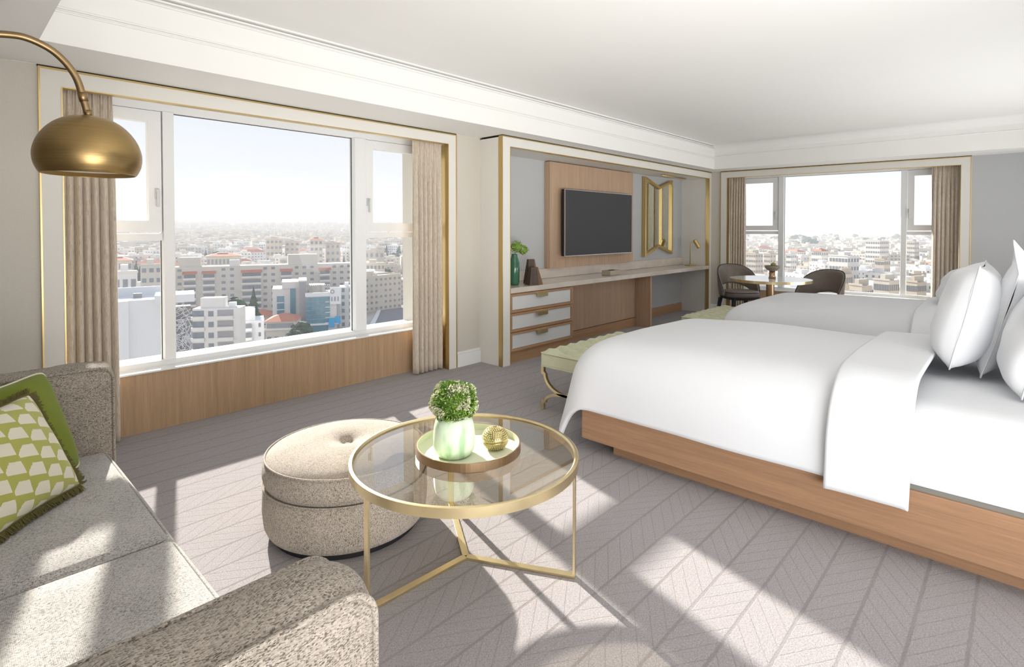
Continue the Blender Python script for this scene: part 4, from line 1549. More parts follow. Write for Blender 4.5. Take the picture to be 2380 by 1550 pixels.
prof = catmull(prof, 4)
mk('shade', lathe(B(), prof, (SC.x, SC.y, 0), 80, close=True), M['brass_lamp'], al, smooth=True)
mk('diffuser', lathe(B(), [(0, 1.556), (.140, 1.556), (.140, 1.560), (0, 1.560)], (SC.x, SC.y, 0), 48), plain('opal_diffuser', (.85, .84, .8), .4), al)
bm = B(); tube(bm, [(SC.x, SC.y, 1.738), (SC.x - .003, SC.y, 1.762)], .012, 14)
mk('shade_neck', bm, M['brass_stem'], al, smooth=True)
pts = [(SC.x - .003, 1.752), (.358, 1.80), (.342, 1.862), (.318, 1.905), (.285, 1.94), (.25, 1.960), (.21, 1.972), (.17, 1.972), (.12, 1.962), (.04, 1.93), (-.10, 1.86), (-.3, 1.70), (-.52, 1.46), (-.70, 1.18), (-.83, .86), (-.91, .5), (-.94, .2), (-.95, .04)]
# smooth the arc
def catmull(ps, k=6):
    out = []
    for i in range(len(ps) - 1):
        p0, p1, p2, p3 = ps[max(i - 1, 0)], ps[i], ps[i + 1], ps[min(i + 2, len(ps) - 1)]
        for j in range(k):
            t = j / k
            out.append(tuple(0.5 * ((2 * b) + (-a + c) * t + (2 * a - 5 * b + 4 * c - d) * t * t + (-a + 3 * b - 3 * c + d) * t ** 3) for a, b, c, d in zip(p0, p1, p2, p3)))
    out.append(ps[-1])
    return out


arc3 = [(x, 2.372 + max(0, (.2 - x)) * 0.15, z) for x, z in catmull(pts)]
bm = B(); tube(bm, arc3, .0115, 12)
mk('stem', bm, M['brass_stem'], al, smooth=True)
bm = B(); tube(bm, [arc3[5], arc3[8]], .0135, 12)
mk('collar', bm, M['brass_stem'], al, smooth=True)
mk('base', lathe(B(), [(0, 0), (.17, 0), (.17, .03), (.16, .04), (0, .04)], (-.95, 2.545, 0), 48), M['brass_stem'], al)

# ================================================================== FAR TABLE, CHAIRS, BOWL
FT = (6.95, 2.25)
ft = thing('pedestal_table', 'round pedestal table with pale reflective top and brass edge by the far window', 'table', (*FT, 0))
FR = .455
mk('table_top', lathe(B(), [(0, .722), (FR - .006, .722), (FR - .006, .7505), (0, .7505)], (*FT, 0), 72), plain('pale_lacquer', (.70, .70, .70), .08, spec=.8), ft)
mk('brass_edge', lathe(B(), [(FR - .0055, .718), (FR, .718), (FR, .750), (FR - .0055, .750)], (*FT, 0), 72, close=True), M['brass_pale'], ft)
mk('pedestal', lathe(B(), [(.046, .02), (.046, .721)], (*FT, 0), 32), M['bronze'], ft, smooth=True)
mk('foot_plate', lathe(B(), [(0, 0), (.24, 0), (.24, .018), (.05, .03), (0, .03)], (*FT, 0), 48), M['bronze'], ft)
FB = (7.0, 2.245)
fb = thing('fruit_bowl', 'shallow bronze bowl on a tall foot standing on the pedestal table', 'bowl', (*FB, .751))
mk('bowl', lathe(B(), [(0, .085), (.03, .088), (.062, .105), (.082, .128), (.086, .15), (.078, .156), (.072, .15), (.06, .125), (.03, .105), (0, .1)], (*FB, .751), 40), plain('taupe_stone', (.26, .21, .17), .35), fb, smooth=True)
mk('bowl_foot', lathe(B(), [(0, .001), (.042, .001), (.034, .03), (.034, .088), (0, .088)], (*FB, .751), 28), M['bronze'], fb, smooth=True)
for i, (dx, dy, dz, r_, m_, lb) in enumerate(((-.032, .005, .128, .028, plain('apple_red', (.42, .16, .08), .5), 'reddish round fruit, left in the footed bowl'),
                                              (.034, -.004, .128, .028, plain('pear_yellow', (.50, .42, .16), .5), 'yellowish round fruit, right in the footed bowl'),
                                              (.004, -.012, .165, .030, plain('apple_green', (.26, .26, .08), .5), 'olive green fruit on top of the other fruit in the footed bowl'))):
    f = thing('fruit', lb, 'fruit', (FB[0] + dx, FB[1] + dy, .751 + dz))
    bm = B(); sphere(bm, (FB[0] + dx, FB[1] + dy, .751 + dz), r_, 16, 10, (1, 1, .92))
    mk('flesh', bm, m_, f, smooth=True)
    bm = B(); tube(bm, [(FB[0] + dx, FB[1] + dy, .751 + dz + r_ * .85), (FB[0] + dx + .003, FB[1] + dy, .751 + dz + r_ * 1.25)], .0015, 5)
    mk('stalk', bm, M['darkleg'], f)


def make_chair(loc, face, label):
    """curved back dining chair; local +y is the direction it faces"""
    t = thing('dining_chair', label, 'chair', (*loc, 0), math.atan2(face[1], face[0]) - PI / 2)
    L = M['chairleather']
    # seat
    bm = B()
    prof_n = 40
    def seat_pt(a, k):
        x = .245 * k * math.copysign(abs(math.cos(a)) ** .75, math.cos(a))
        y = .235 * k * math.copysign(abs(math.sin(a)) ** .75, math.sin(a))
        return x, y
    rings = []
    for k, z in ((.90, .385), (.99, .392), (1.0, .41), (1.0, .445), (.985, .458), (.93, .470), (.7, .478), (.4, .482)):
        rings.append([bm.verts.new((*seat_pt(2 * PI * i / prof_n, k), z)) for i in range(prof_n)])
    for a, b in zip(rings, rings[1:]):
        for i in range(prof_n):
            bm.faces.new((a[i], a[(i + 1) % prof_n], b[(i + 1) % prof_n], b[i]))
    bm.faces.new(rings[0][::-1]); bm.faces.new(rings[-1])
    mk('seat', bm, L, t, smooth=True, world=False)
    bm = B(); tube(bm, [(*seat_pt(2 * PI * i / prof_n, .995), .455) for i in range(prof_n)], .005, 6, closed=True)
    mk('seat_piping', bm, M['darkpipe'], t, smooth=True, world=False)
    # wrap-around back: arms sweep down to the seat sides, an arched opening between back and seat
    bm = B()
    n, m_ = 60, 14
    inn, out = [], []
    topedge, lowedge = [], []
    for i in range(n + 1):
        f = i / n
        a = PI * (1.0 + .12) * (f - .5) - PI / 2            # -90deg is straight behind
        s = abs(2 * f - 1)                                   # 0 at the middle of the back, 1 at the arm ends
        ztop = .83 - .36 * (s ** 2.6)
        if s > .96: ztop -= .02
        zlow = .40 if s > .70 else .40 + .15 * math.cos(s / .70 * PI / 2) ** .6
        ri, ro = .252, .290
        col_i, col_o = [], []
        for j in range(m_ + 1):
            g = j / m_
            z = zlow + (ztop - zlow) * g
            fl = .045 * max(0, (z - .45) / .38) * (1 - s * .6)
            th_ = 1 - .7 * abs(2 * g - 1) ** 6
            mid = (ri + ro) / 2
            hw_ = (ro - ri) / 2 * th_
            for colr, r_ in ((col_i, mid - hw_ + fl), (col_o, mid + hw_ + fl)):
                colr.append(bm.verts.new((r_ * math.cos(a), r_ * math.sin(a) * 1.02 + 0.0, z)))
        inn.append(col_i); out.append(col_o)
        topedge.append(((ri + ro) / 2, a, ztop, s)); lowedge.append(((ri + ro) / 2, a, zlow, s))
    for i in range(n):
        for j in range(m_):
            bm.faces.new((inn[i][j], inn[i + 1][j], inn[i + 1][j + 1], inn[i][j + 1]))
            bm.faces.new((out[i][j], out[i][j + 1], out[i + 1][j + 1], out[i + 1][j]))
        bm.faces.new((inn[i][m_], inn[i + 1][m_], out[i + 1][m_], out[i][m_]))
        bm.faces.new((inn[i][0], out[i][0], out[i + 1][0], inn[i + 1][0]))
    for i in (0, n):
        for j in range(m_):
            bm.faces.new((inn[i][j], inn[i][j + 1], out[i][j + 1], out[i][j]))
    mk('backrest', bm, L, t, smooth=True, world=False)
    bm = B()
    pts_ = []
    for r_, a, z, s in topedge:
        fl = .045 * max(0, (z - .45) / .38) * (1 - s * .6)
        pts_.append(((r_ + .008 + fl) * math.cos(a), (r_ + .008 + fl) * math.sin(a) * 1.02, z + .003))
    tube(bm, pts_, .005, 6)
    mk('back_piping', bm, M['darkpipe'], t, smooth=True, world=False)
    mk('seat_frame', bx(-.20, .20, -.19, .19, .35, .386), M['darkleg'], t, world=False)
    for sx in (-1, 1):
        for sy in (-1, 1):
            bm = B()
            a_ = [(sx * .195, sy * .185), (sx * .235, sy * .235)]
            v8 = []
            for (cx_, cy_), z, hw_ in ((a_[1], 0, .012), (a_[0], .352, .022)):
                v8 += [bm.verts.new((cx_ + dx * hw_, cy_ + dy * hw_, z)) for dx, dy in ((-1, -1), (1, -1), (1, 1), (-1, 1))]
            for f in ((3, 2, 1, 0), (4, 5, 6, 7), (0, 1, 5, 4), (1, 2, 6, 5), (2, 3, 7, 6), (3, 0, 4, 7)):
                bm.faces.new([v8[i] for i in f])
            mk('leg', bm, M['darkleg'], t, world=False)
    return t


make_chair((7.93, 2.98), (-.62, -.75), 'brown leather curved back chair left of the pedestal table, in front of the curtain')
make_chair((7.56, 1.90), (-.90, .36), 'brown leather curved back chair right of the pedestal table, against the far window')

# ================================================================== THE CITY OUTSIDE
def column_of(x, y):              # which image column a far point stands in
    f = Vector((math.sin(YAW), math.cos(YAW))); rt_ = Vector((math.cos(YAW), -math.sin(YAW)))
    return CX + FPX * (x * rt_.x + y * rt_.y) / max(1.0, x * f.x + y * f.y)


ZONES = ((245, 375, 'left side light of the big window'), (398, 510, 'left part of the big middle pane'),
         (510, 620, 'centre left of the big middle pane'), (620, 720, 'centre right of the big middle pane'), (720, 818, 'right part of the big middle pane'),
         (843, 948, 'right side light of the big window'), (1727, 1809, 'left side light of the far window'),
         (1826, 1900, 'left part of the far middle pane'), (1900, 1970, 'centre left of the far middle pane'),
         (1970, 2035, 'centre right of the far middle pane'), (2035, 2095, 'right part of the far middle pane'), (2108, 2178, 'right side light of the far window'))


def zone(x, y):
    c = column_of(x, y)
    for a_, b_, n_ in ZONES:
        if a_ <= c <= b_: return n_
    return None


def far_word(d):
    return 'near' if d < 420 else 'fairly near' if d < 600 else 'mid distance' if d < 850 else 'distant' if d < 1300 else 'very distant'


def ground_h(x, y):
    d = math.hypot(x, y)
    b = math.degrees(math.atan2(x, y))
    P1 = [(0, -46), (400, -46), (700, -42), (1000, -35), (1500, -22), (2200, -4), (3000, 18), (4200, 70), (5600, 150), (7500, 215), (12000, 300)]
    P2 = [(0, -46), (2600, -46), (3400, -44), (12000, -60)]

    def ip(P):
        for (a, za), (c, zc) in zip(P, P[1:]):
            if d <= c:
                return za + (zc - za) * (d - a) / (c - a)
        return P[-1][1]
    k = max(0.0, min(1.0, (b - 42) / 18))
    k = k * k * (3 - 2 * k)
    h = ip(P1) * (1 - k) + ip(P2) * k
    if d > 500:
        h += mnoise.noise(Vector((x / 900, y / 900, 0))) * min(1, (d - 500) / 3000) * 38 * (1 - .8 * k)
    return h


bm = B()
ds = [30, 60, 100, 150, 220, 300, 400, 520, 700, 900, 1200, 1600, 2100, 2700, 3400, 4200, 5000, 6000, 7200, 9000]
g = []
for d in ds:
    row = []
    for k in range(0, 61):
        a = math.radians(-25 + k * 2.25)
        x, y = d * math.sin(a), d * math.cos(a)
        row.append(bm.verts.new((x, y, ground_h(x, y))))
    g.append(row)
for a, b in zip(g, g[1:]):
    for i in range(60):
        bm.faces.new((a[i], a[i + 1], b[i + 1], b[i]))
struct('terrain', bm, M['earth'], 'hazy hillside ground under the distant city', 'ground', smooth=True)


def facade_windows(bm, w, d, h, floors, cols, sides=(0,), z0=0.0, ww=1.5, wh=1.3, dcols=None, depth=.12, skip=None):
    """window boxes on local faces: 0 = front (-y), 1 = left (-x), 2 = right (+x)"""
    fh = (h - z0) / floors
    for s in sides:
        L = w if s == 0 else d
        n = cols if s == 0 else (dcols or max(1, int(cols * d / w)))
        for f in range(floors):
            for c in range(n):
                if skip and skip(s, f, c): continue
                u = -L / 2 + L * (c + .5) / n
                z = z0 + fh * f + fh * .35
                if s == 0: box(bm, u - ww / 2, u + ww / 2, -d / 2 - depth, -d / 2 + .05, z, z + wh)
                if s == 1: box(bm, -w / 2 - depth, -w / 2 + .05, u - ww / 2, u + ww / 2, z, z + wh)
                if s == 2: box(bm, w / 2 - .05, w / 2 + depth, u - ww / 2, u + ww / 2, z, z + wh)


stone_m = [M['stone'], M['stone2'], M['stone3'], M['whitewall']]
# prototypes for ordinary city blocks
protos = []
for k in range(18):
    rnd = random.Random(100 + k)
    w = rnd.uniform(13, 30); d = rnd.uniform(12, 20); fl = rnd.choice((3, 4, 4, 5, 6)); h = fl * 3.3
    bm = B()
    box(bm, -w / 2, w / 2, -d / 2, d / 2, -12, h)
    # parapet, stair head, roof clutter
    box(bm, -w / 2, w / 2, -d / 2, -d / 2 + .3, h, h + .9); box(bm, -w / 2, w / 2, d / 2 - .3, d / 2, h, h + .9)
    box(bm, -w / 2, -w / 2 + .3, -d / 2 + .3, d / 2 - .3, h, h + .9); box(bm, w / 2 - .3, w / 2, -d / 2 + .3, d / 2 - .3, h, h + .9)
    sx_ = rnd.uniform(-w / 4, w / 4); box(bm, sx_ - 2.5, sx_ + 2.5, -2, 3, h, h + 3)
    for q_ in range(5):
        x_, y_ = rnd.uniform(-w / 2 + 1, w / 2 - 2), rnd.uniform(-d / 2 + 1, d / 2 - 2)
        box(bm, x_, x_ + rnd.uniform(.8, 1.8), y_, y_ + 1.2, h, h + rnd.uniform(1, 2))
    me = bpy.data.meshes.new('block'); bm.to_mesh(me); bm.free(); me.materials.append(stone_m[k % 4])
    bm = B()
    cols = int(w / 3.2)
    miss = set((rnd.randrange(fl), rnd.randrange(cols)) for _ in range(4))
    facade_windows(bm, w, d, h, fl, cols, (0, 1, 2), ww=rnd.uniform(1.2, 1.9), wh=1.35, skip=lambda s, f, c: (f, c) in miss)
    bmesh.ops.recalc_face_normals(bm, faces=bm.faces)
    me2 = bpy.data.meshes.new('block_windows'); bm.to_mesh(me2); bm.free(); me2.materials.append(M['citywin'])
    mes = [me, me2]
    bm = B()
    if k % 3 == 0:     # balconies
        for f in range(fl):
            z = f * 3.3 + .3
            box(bm, -w * .18, w * .12, -d / 2 - 1.2, -d / 2 + .05, z, z + .9)
    if k % 6 == 1:     # hipped tiled roof
        pass
    if len(bm.faces):
        me3 = bpy.data.meshes.new('balconies'); bm.to_mesh(me3); me3.materials.append(stone_m[(k + 1) % 4]); mes.append(me3)
    bm.free()
    roof = None
    if k % 5 == 1:
        bm = B()
        e_ = .6
        c4 = [bm.verts.new(p) for p in ((-w / 2 - e_, -d / 2 - e_, h + .5), (w / 2 + e_, -d / 2 - e_, h + .5), (w / 2 + e_, d / 2 + e_, h + .5), (-w / 2 - e_, d / 2 + e_, h + .5))]
        r2 = [bm.verts.new((-w / 2 + d / 2, 0, h + 3.8)), bm.verts.new((w / 2 - d / 2 + .5, 0, h + 3.8))]
        bm.faces.new((c4[0], c4[1], r2[1], r2[0])); bm.faces.new((c4[2], c4[3], r2[0], r2[1]))
        bm.faces.new((c4[1], c4[2], r2[1])); bm.faces.new((c4[3], c4[0], r2[0])); bm.faces.new(c4[::-1])
        roof = bpy.data.meshes.new('tiled_roof'); bm.to_mesh(roof); bm.free(); roof.materials.append(M['redroof'])
    protos.append((mes, roof, w, d, h))

occupied = []        # (x, y, r) footprints


def free(x, y, r, others=None):
    return all((x - a) ** 2 + (y - b) ** 2 > (r + c) ** 2 for a, b, c in occupied)


def face_angle(x, y):          # rotation so that local -y looks back at the room
    return -math.atan2(x, y)


def reserve_px(px0, px1, D, dep):
    a, b = at_depth(px0, 533, D), at_depth(px1, 533, D)
    n = max(1, int((b - a).length / 12))
    for i in range(n + 1):
        p = a.lerp(b, i / n)
        occupied.append((p.x, p.y, 9 + dep / 2))


def zpx(px, py, D):
    return at_depth(px, py, D).z


# ---- named landmark buildings.  px0,px1: extent in the view; D: distance; pt: roof line
def landmark(name, label, px0, px1, D, pt, depth, mat, base=-46.5, turn=0.0):
    sector2 = px0 > 1000
    th = -math.atan(((px0 + px1) / 2 - CX) / FPX) if not sector2 else 0.0
    rz = -YAW + th + turn
    u = Vector((math.cos(rz), math.sin(rz), 0)); v = Vector((-u.y, u.x, 0))
    a = at_depth(px0, pt, D)
    pe = px0 + (px1 - px0) * (0.62 if sector2 else 1.0)

    def reach(p, dr, px):          # distance along dr from p until it is seen at column px
        g = _ray(px, 533)
        return (p.y * g.x - p.x * g.y) / (dr.x * g.y - dr.y * g.x)
    w = reach(a, u, pe)
    if sector2:
        depth = max(6.0, min(40.0, reach(a + u * w, v, px1)))
    c = a + u * w / 2 + v * depth / 2
    t = thing(name, label, 'building', (c.x, c.y, base), rz)
    h = a.z - base
    reserve_px(px0, px1, D + depth / 2, depth)
    t['dp'] = depth
    return t, w, h


def single_windows(t, w, d, h, floors, cols, sides=(0,), ww=1.6, wh=1.3, z0=0.0, mat=None, skip=None, x0=None, x1=None, top_gap=0):
    """each window is an object of its own, sharing one mesh"""
    fh = (h - z0 - top_gap) / floors
    bm = B(); box(bm, -ww / 2, ww / 2, -.12, .12, 0, wh)
    me = bpy.data.meshes.new('window'); bm.to_mesh(me); bm.free(); me.materials.append(mat or M['citywin'])
    for s in sides:
        L0, L1 = (-w / 2, w / 2) if s == 0 else (-d / 2, d / 2)
        if s == 0 and x0 is not None: L0, L1 = x0, x1
        n = cols if s == 0 else max(2, int(cols * d / w))
        for f in range(floors):
            for c in range(n):
                if skip and skip(s, f, c): continue
                u = L0 + (L1 - L0) * (c + .5) / n
                z = z0 + fh * f + fh * .32
                o = bpy.data.objects.new('window', me); C.objects.link(o); o.parent = t
                if s == 0: o.location = (u, -d / 2, z)
                else:
                    o.location = ((-w / 2 if s == 1 else w / 2), u, z); o.rotation_euler = (0, 0, PI / 2)


# 1 blank white building with roof slab and lattice screen
t, w_, h_ = landmark('white_building', 'blank white modern building with a flat roof slab, low in the left side light', 236, 402, 105, 703, 9, M['whitewall'])
mk('body', bx(-w_ / 2, w_ / 2, -4.5, 4.5, 0, h_), M['whitewall'], t, world=False)
mk('parapet', bx(-w_ / 2, w_ / 2, 3.9, 4.5, h_, h_ + 1.9), M['whitewall'], t, world=False)
mk('pier', bx(-w_ / 2 + 2.4, -w_ / 2 + 4.2, -5.4, -4.4, 0, h_ + .02), M['whitewall'], t, world=False)
mk('roof_room', bx(-w_ / 2 - 3, -w_ / 2 + 2.2, -1, 3, h_, h_ + 1.5), M['whitewall'], t, world=False)
mk('roof_unit', bx(-w_ / 2 + 5, -w_ / 2 + 6.5, 0, 2, h_, h_ + .9), M['concrete'], t, world=False)
mk('slot_window', bx(-w_ / 2 + .9, -w_ / 2 + 1.1, -4.6, -4.4, h_ - 14, h_ - 5), M['citywin'], t, world=False)
t, w_, h_ = landmark('screened_building', 'dark building wrapped in a white criss cross lattice screen under a projecting white roof slab', 394, 441, 112, 700, 5, M['concrete'])
mk('body', bx(-w_ / 2, w_ / 2, -2.5, 2.5, 0, h_ - 1.5), M['concrete'], t, world=False)
mk('roof_slab', bx(-w_ / 2 - 2.5, w_ / 2 + .7, -5, 3, h_ - .1, h_ + 1.5), M['whitewall'], t, world=False)
bm = B()
rnd = random.Random(5)
for k in range(230):
    x_, z_ = rnd.uniform(-w_ / 2, w_ / 2), rnd.uniform(h_ - 20, h_ - 1)
    a_ = rnd.choice((.5, -.5, 1.1, -1.1, .15, 1.5)) + rnd.uniform(-.15, .15); L_ = rnd.uniform(1, 2.3)
    p, q_ = Vector((x_ - L_ / 2 * math.cos(a_), -3.1, z_ - L_ / 2 * math.sin(a_))), Vector((x_ + L_ / 2 * math.cos(a_), -3.1, z_ + L_ / 2 * math.sin(a_)))
    p.x = max(-w_ / 2, min(w_ / 2, p.x)); q_.x = max(-w_ / 2, min(w_ / 2, q_.x))
    tube(bm, [p, q_], 0, flat=(.09, .09))
tag(mk('lattice_screen', bm, M['whitewall'], t, world=False), kind='stuff')

# 2 long apartment block
t, w_, h_ = landmark('apartment_block', 'long cream apartment block, eight storeys with red awnings over its balconies', 385, 835, 262, 622, 10, M['stone'])
mk('body', bx(-w_ / 2, w_ / 2, -5, 5, 0, h_), M['stone'], t, world=False)
bays = [(-.42, -.36), (-.33, -.27), (-.14, -.04), (.06, .12), (.27, .33)]
mk('stair_head', bx(-w_ * .44, -w_ * .34, -4, 3, h_, h_ + 4.6), M['stone'], t, world=False)
mk('stair_head', bx(w_ * .1, w_ * .26, -4.5, 3, h_, h_ + 5.2), M['stone'], t, world=False)
mk('roof_room', bx(-w_ * .2, -w_ * .15, -4.5, 0, h_, h_ + 3), M['stone2'], t, world=False)
NF = 9
fh = h_ / NF
inbay = lambda c: any(a - .008 < (c + .5) / 24 - .5 < b + .008 for a, b in bays)
single_windows(t, w_, 10, h_, NF, 24, (0,), 1.7, 1.25, skip=lambda s, f, c: inbay(c))
for a, b in bays:
    for f in range(NF - 1):
        mk('balcony', bx(w_ * a, w_ * b, -6.5, -5, f * fh + .2, f * fh + 1.15), M['stone2'], t, world=False)
        mk('balcony_glazing', bx(w_ * a + .3, w_ * b - .3, -5.15, -4.9, f * fh + 1.15, f * fh + 2.7), M['citywin'], t, world=False)
    bm = B(); prism(bm, [(-7, (NF - 1) * fh - .1), (-5, (NF - 1) * fh - .1), (-5, (NF - 1) * fh + 1.1)], 'X', w_ * a - .3, w_ * b + .3)
    mk('red_awning', bm, M['redroof'], t, world=False)

# 3 cream flats in front
t, w_, h_ = landmark('cream_flats', 'cream block of flats with deep recessed balconies low in the middle pane', 447, 556, 170, 718, 6, M['stone2'], turn=-.3)
mk('body', bx(-w_ / 2, w_ / 2, -3, 3, 0, h_), M['stone2'], t, world=False)
mk('roof_room', bx(-w_ / 2 + 2, w_ / 2 - 5, -2, 2, h_, h_ + 3.2), M['stone2'], t, world=False)
mk('cistern', bx(w_ / 2 - 4, w_ / 2 - 2, -1, 1, h_, h_ + 1.5), M['whitewall'], t, world=False)
for f in range(6):
    z = h_ - 3.4 * (f + 1)
    mk('recess_shade_panel', bx(w_ * .02, w_ * .36, -3.06, -2.9, z + 1.0, z + 2.9), M['concrete'], t, world=False)  # flat grey panel on the wall, paints the shade of a recess
    mk('balcony', bx(w_ * .02, w_ * .36, -4.1, -2.9, z, z + 1.0), M['stone2'], t, world=False)
    mk('window', bx(-w_ * .17, -w_ * .06, -3.1, -2.9, z + .9, z + 2.6), M['citywin'], t, world=False)
    mk('balcony', bx(-w_ * .52, -w_ * .24, -4.1, -2.9, z, z + 1.0), M['stone2'], t, world=False)
    mk('recess_shade_panel', bx(-w_ * .5, -w_ * .26, -3.06, -2.9, z + 1.0, z + 2.8), M['citywin'], t, world=False)  # dark panel in window colour, recess shade painted on
t, w_, h_ = landmark('low_white_house', 'small white house with bay windows next to the cream flats', 560, 612, 185, 748, 12, M['whitewall'])
mk('body', bx(-w_ / 2, w_ / 2, -6, 6, 0, h_), M['whitewall'], t, world=False)
mk('upper_floor', bx(-w_ / 2, -w_ / 2 + 4.4, -4, 6, h_, h_ + 3.6), M['whitewall'], t, world=False)
for f in range(4):
    z = h_ - 3.2 * (f + 1)
    mk('bay_window', bx(-w_ * .34, -w_ * .06, -7.2, -6, z + 1, z + 2.5), M['citywin'], t, world=False)
    mk('bay', bx(-w_ * .36, -w_ * .04, -7.3, -6, z, z + 1), M['whitewall'], t, world=False)
    mk('window', bx(w_ * .25, w_ * .35, -6.1, -5.9, z + 1, z + 2.4), M['citywin'], t, world=False)


def hip(t, w, d, z, rise, ov=.8):
    bm = B()
    c4 = [bm.verts.new(p) for p in ((-w / 2 - ov, -d / 2 - ov, z), (w / 2 + ov, -d / 2 - ov, z), (w / 2 + ov, d / 2 + ov, z), (-w / 2 - ov, d / 2 + ov, z))]
    k = min(d / 2, w / 2 - .5)
    r2 = [bm.verts.new((-w / 2 + k, 0, z + rise)), bm.verts.new((w / 2 - k, 0, z + rise))]
    bm.faces.new((c4[0], c4[1], r2[1], r2[0])); bm.faces.new((c4[2], c4[3], r2[0], r2[1]))
    bm.faces.new((c4[1], c4[2], r2[1])); bm.faces.new((c4[3], c4[0], r2[0])); bm.faces.new(c4[::-1])
    return mk('tiled_roof', bm, M['redroof'], t, world=False)


# 4 red roofed houses
t, w_, h_ = landmark('red_roofed_house', 'house with a red hipped roof and glazed top floor before the glass office', 617, 684, 225, 748, 14, M['stone'], turn=-.2)
mk('body', bx(-w_ / 2, w_ / 2, -7, 7, 0, h_), M['stone'], t, world=False)
hip(t, w_, 14, h_, 2.6)
mk('glazed_floor', bx(-w_ / 2 + .5, w_ / 2 - .5, -7.1, -6.9, h_ - 2.6, h_ - .8), M['citywin'], t, world=False)
mk('floor_band', bx(-w_ / 2 - .4, w_ / 2 + .4, -7.6, -6.9, h_ - 3.5, h_ - 2.8), M['stone2'], t, world=False)
single_windows(t, w_, 14, h_ - 4, 1, 4, (0,), 1.6, 1.5)
t, w_, h_ = landmark('rear_red_roofed_house', 'low house with red roof behind two conifers', 567, 640, 245, 738, 12, M['stone'])
mk('body', bx(-w_ / 2, w_ / 2, -6, 6, 0, h_), M['stone'], t, world=False)
hip(t, w_, 12, h_, 2.6)

# 5 glass office building
t, w_, h_ = landmark('office_wing', 'cream office wing with two vertical blue glass strips left of the glass office', 633, 696, 246, 672, 16, M['stone2'])
mk('body', bx(-w_ / 2, w_ / 2, -8, 8, 0, h_), M['stone2'], t, world=False)
mk('roof_slab', bx(-w_ / 2 + 4, w_ / 2 + .5, -8.4, 8.4, h_, h_ + 3.0), M['stone2'], t, world=False)
mk('glass_strip', bx(-w_ * .34, -w_ * .08, -8.2, -7.9, 1, h_ - 3), M['blueglass'], t, world=False)
mk('glass_strip', bx(w_ * .14, w_ * .34, -8.2, -7.9, 1, h_ + .5), M['blueglass'], t, world=False)
for f in range(6):
    mk('glass_bar', bx(-w_ * .34, -w_ * .08, -8.35, -8.15, 1.5 + 3.2 * f, 1.85 + 3.2 * f), M['whitewall'], t, world=False)
t, w_, h_ = landmark('grey_tower', 'slim grey stone tower joined to the glass office', 695, 711, 244, 655, 16, M['concrete'])
mk('body', bx(-w_ / 2, w_ / 2, -8, 8, 0, h_), M['concrete'], t, world=False)
mk('cap', bx(-w_ / 2 - .2, w_ / 2 + .2, -8.2, 8.2, h_, h_ + .6), M['stone2'], t, world=False)
t, w_, h_ = landmark('glass_office', 'corner office building with a teal glass curtain wall and blue signs', 711, 783, 243, 683, 16, M['stone2'])
mk('body', bx(-w_ / 2, w_ / 2 - .3, -8, 8, 0, h_), M['stone2'], t, world=False)
fw = w_ * .76
for f in range(6):
    for c in range(5):
        z = 5.6 + f * (h_ - 7.2) / 6
        mk('glass_panel', bx(-w_ / 2 + fw * c / 5 + .06, -w_ / 2 + fw * (c + 1) / 5 - .06, -8.25, -7.95, z + .1, z + (h_ - 7.2) / 6 - .1), M['blueglass'], t, world=False)
for f in range(5):
    z = 5.6 + f * (h_ - 7.2) / 5
    mk('side_glass', bx(w_ / 2 - .4, w_ / 2 - .1, -7.5, 7, z + .3, z + 2.6), M['blueglass'], t, world=False)
    mk('glass_bar', bx(w_ * .1, w_ * .27, -8.5, -8.2, z - .15, z + .15), M['whitewall'], t, world=False)
mk('canopy', bx(-w_ / 2 - .2, w_ / 2 + .4, -9.2, -7.9, 4.8, 5.5), M['whitewall'], t, world=False)
mk('shop_glass', bx(-w_ / 2 + .4, w_ * .2, -8.2, -7.95, .3, 4.6), M['blueglass'], t, world=False)
mk('parapet', bx(-w_ / 2 - .3, w_ / 2, -8.5, -7.6, h_ - 1.3, h_ + .4), M['whitewall'], t, world=False)
sg = mk('white_sign_panel', bx(w_ * .26, w_ * .62, -9.0, -8.4, h_ - 5.0, h_ + 2.6), M['whitewall'], t, world=False)
bm = lathe(B(), [(.55, 0), (.95, 0), (.95, .1), (.55, .1)], (0, 0, 0), 20, close=True)
bmesh.ops.transform(bm, matrix=Matrix.Translation((w_ * .34, -9.05, h_ + .7)) @ Matrix.Rotation(PI / 2, 4, 'X'), verts=bm.verts)
mk('round_emblem', bm, M['concrete'], sg, world=False)
for i in range(3):
    mk('sign_window', bx(w_ * (.30 + .1 * i), w_ * (.345 + .1 * i), -9.1, -8.95, h_ - 3.6, h_ - 1.6), M['concrete'], sg, world=False)
mk('blue_sign', bx(w_ * .22, w_ * .40, -9.6, -9.2, 3.6, 7.8), M['signblue'], t, world=False)
mk('blue_sign', bx(w_ * .42, w_ * .60, -9.2, -8.8, 4.8, 8.4), M['signblue'], t, world=False)
pg = B()
for i in range(13):
    x_ = -w_ / 2 + .5 + i * (w_ * .7) / 12
    box(pg, x_ - .1, x_ + .1, -7.5, -1, h_ + 3.3, h_ + 3.5)
for x_ in (-w_ / 2 + .6, 0, w_ * .2):
    for y_ in (-7, -1.5):
        box(pg, x_ - .12, x_ + .12, y_ - .12, y_ + .12, h_, h_ + 3.3)
mk('roof_pergola', pg, M['concrete'], t, world=False)
mk('roof_room', bx(-w_ / 2 + 1, w_ * .1, -1, 7, h_, h_ + 3.2), M['stone'], t, world=False)
t, w_, h_ = landmark('narrow_flats', 'narrow cream flats right of the glass office', 789, 822, 262, 668, 12, M['stone2'])
mk('body', bx(-w_ / 2, w_ / 2, -6, 6, 0, h_), M['stone2'], t, world=False)
single_windows(t, w_, 12, h_, 6, 2, (0,), 1.3, 1.8)
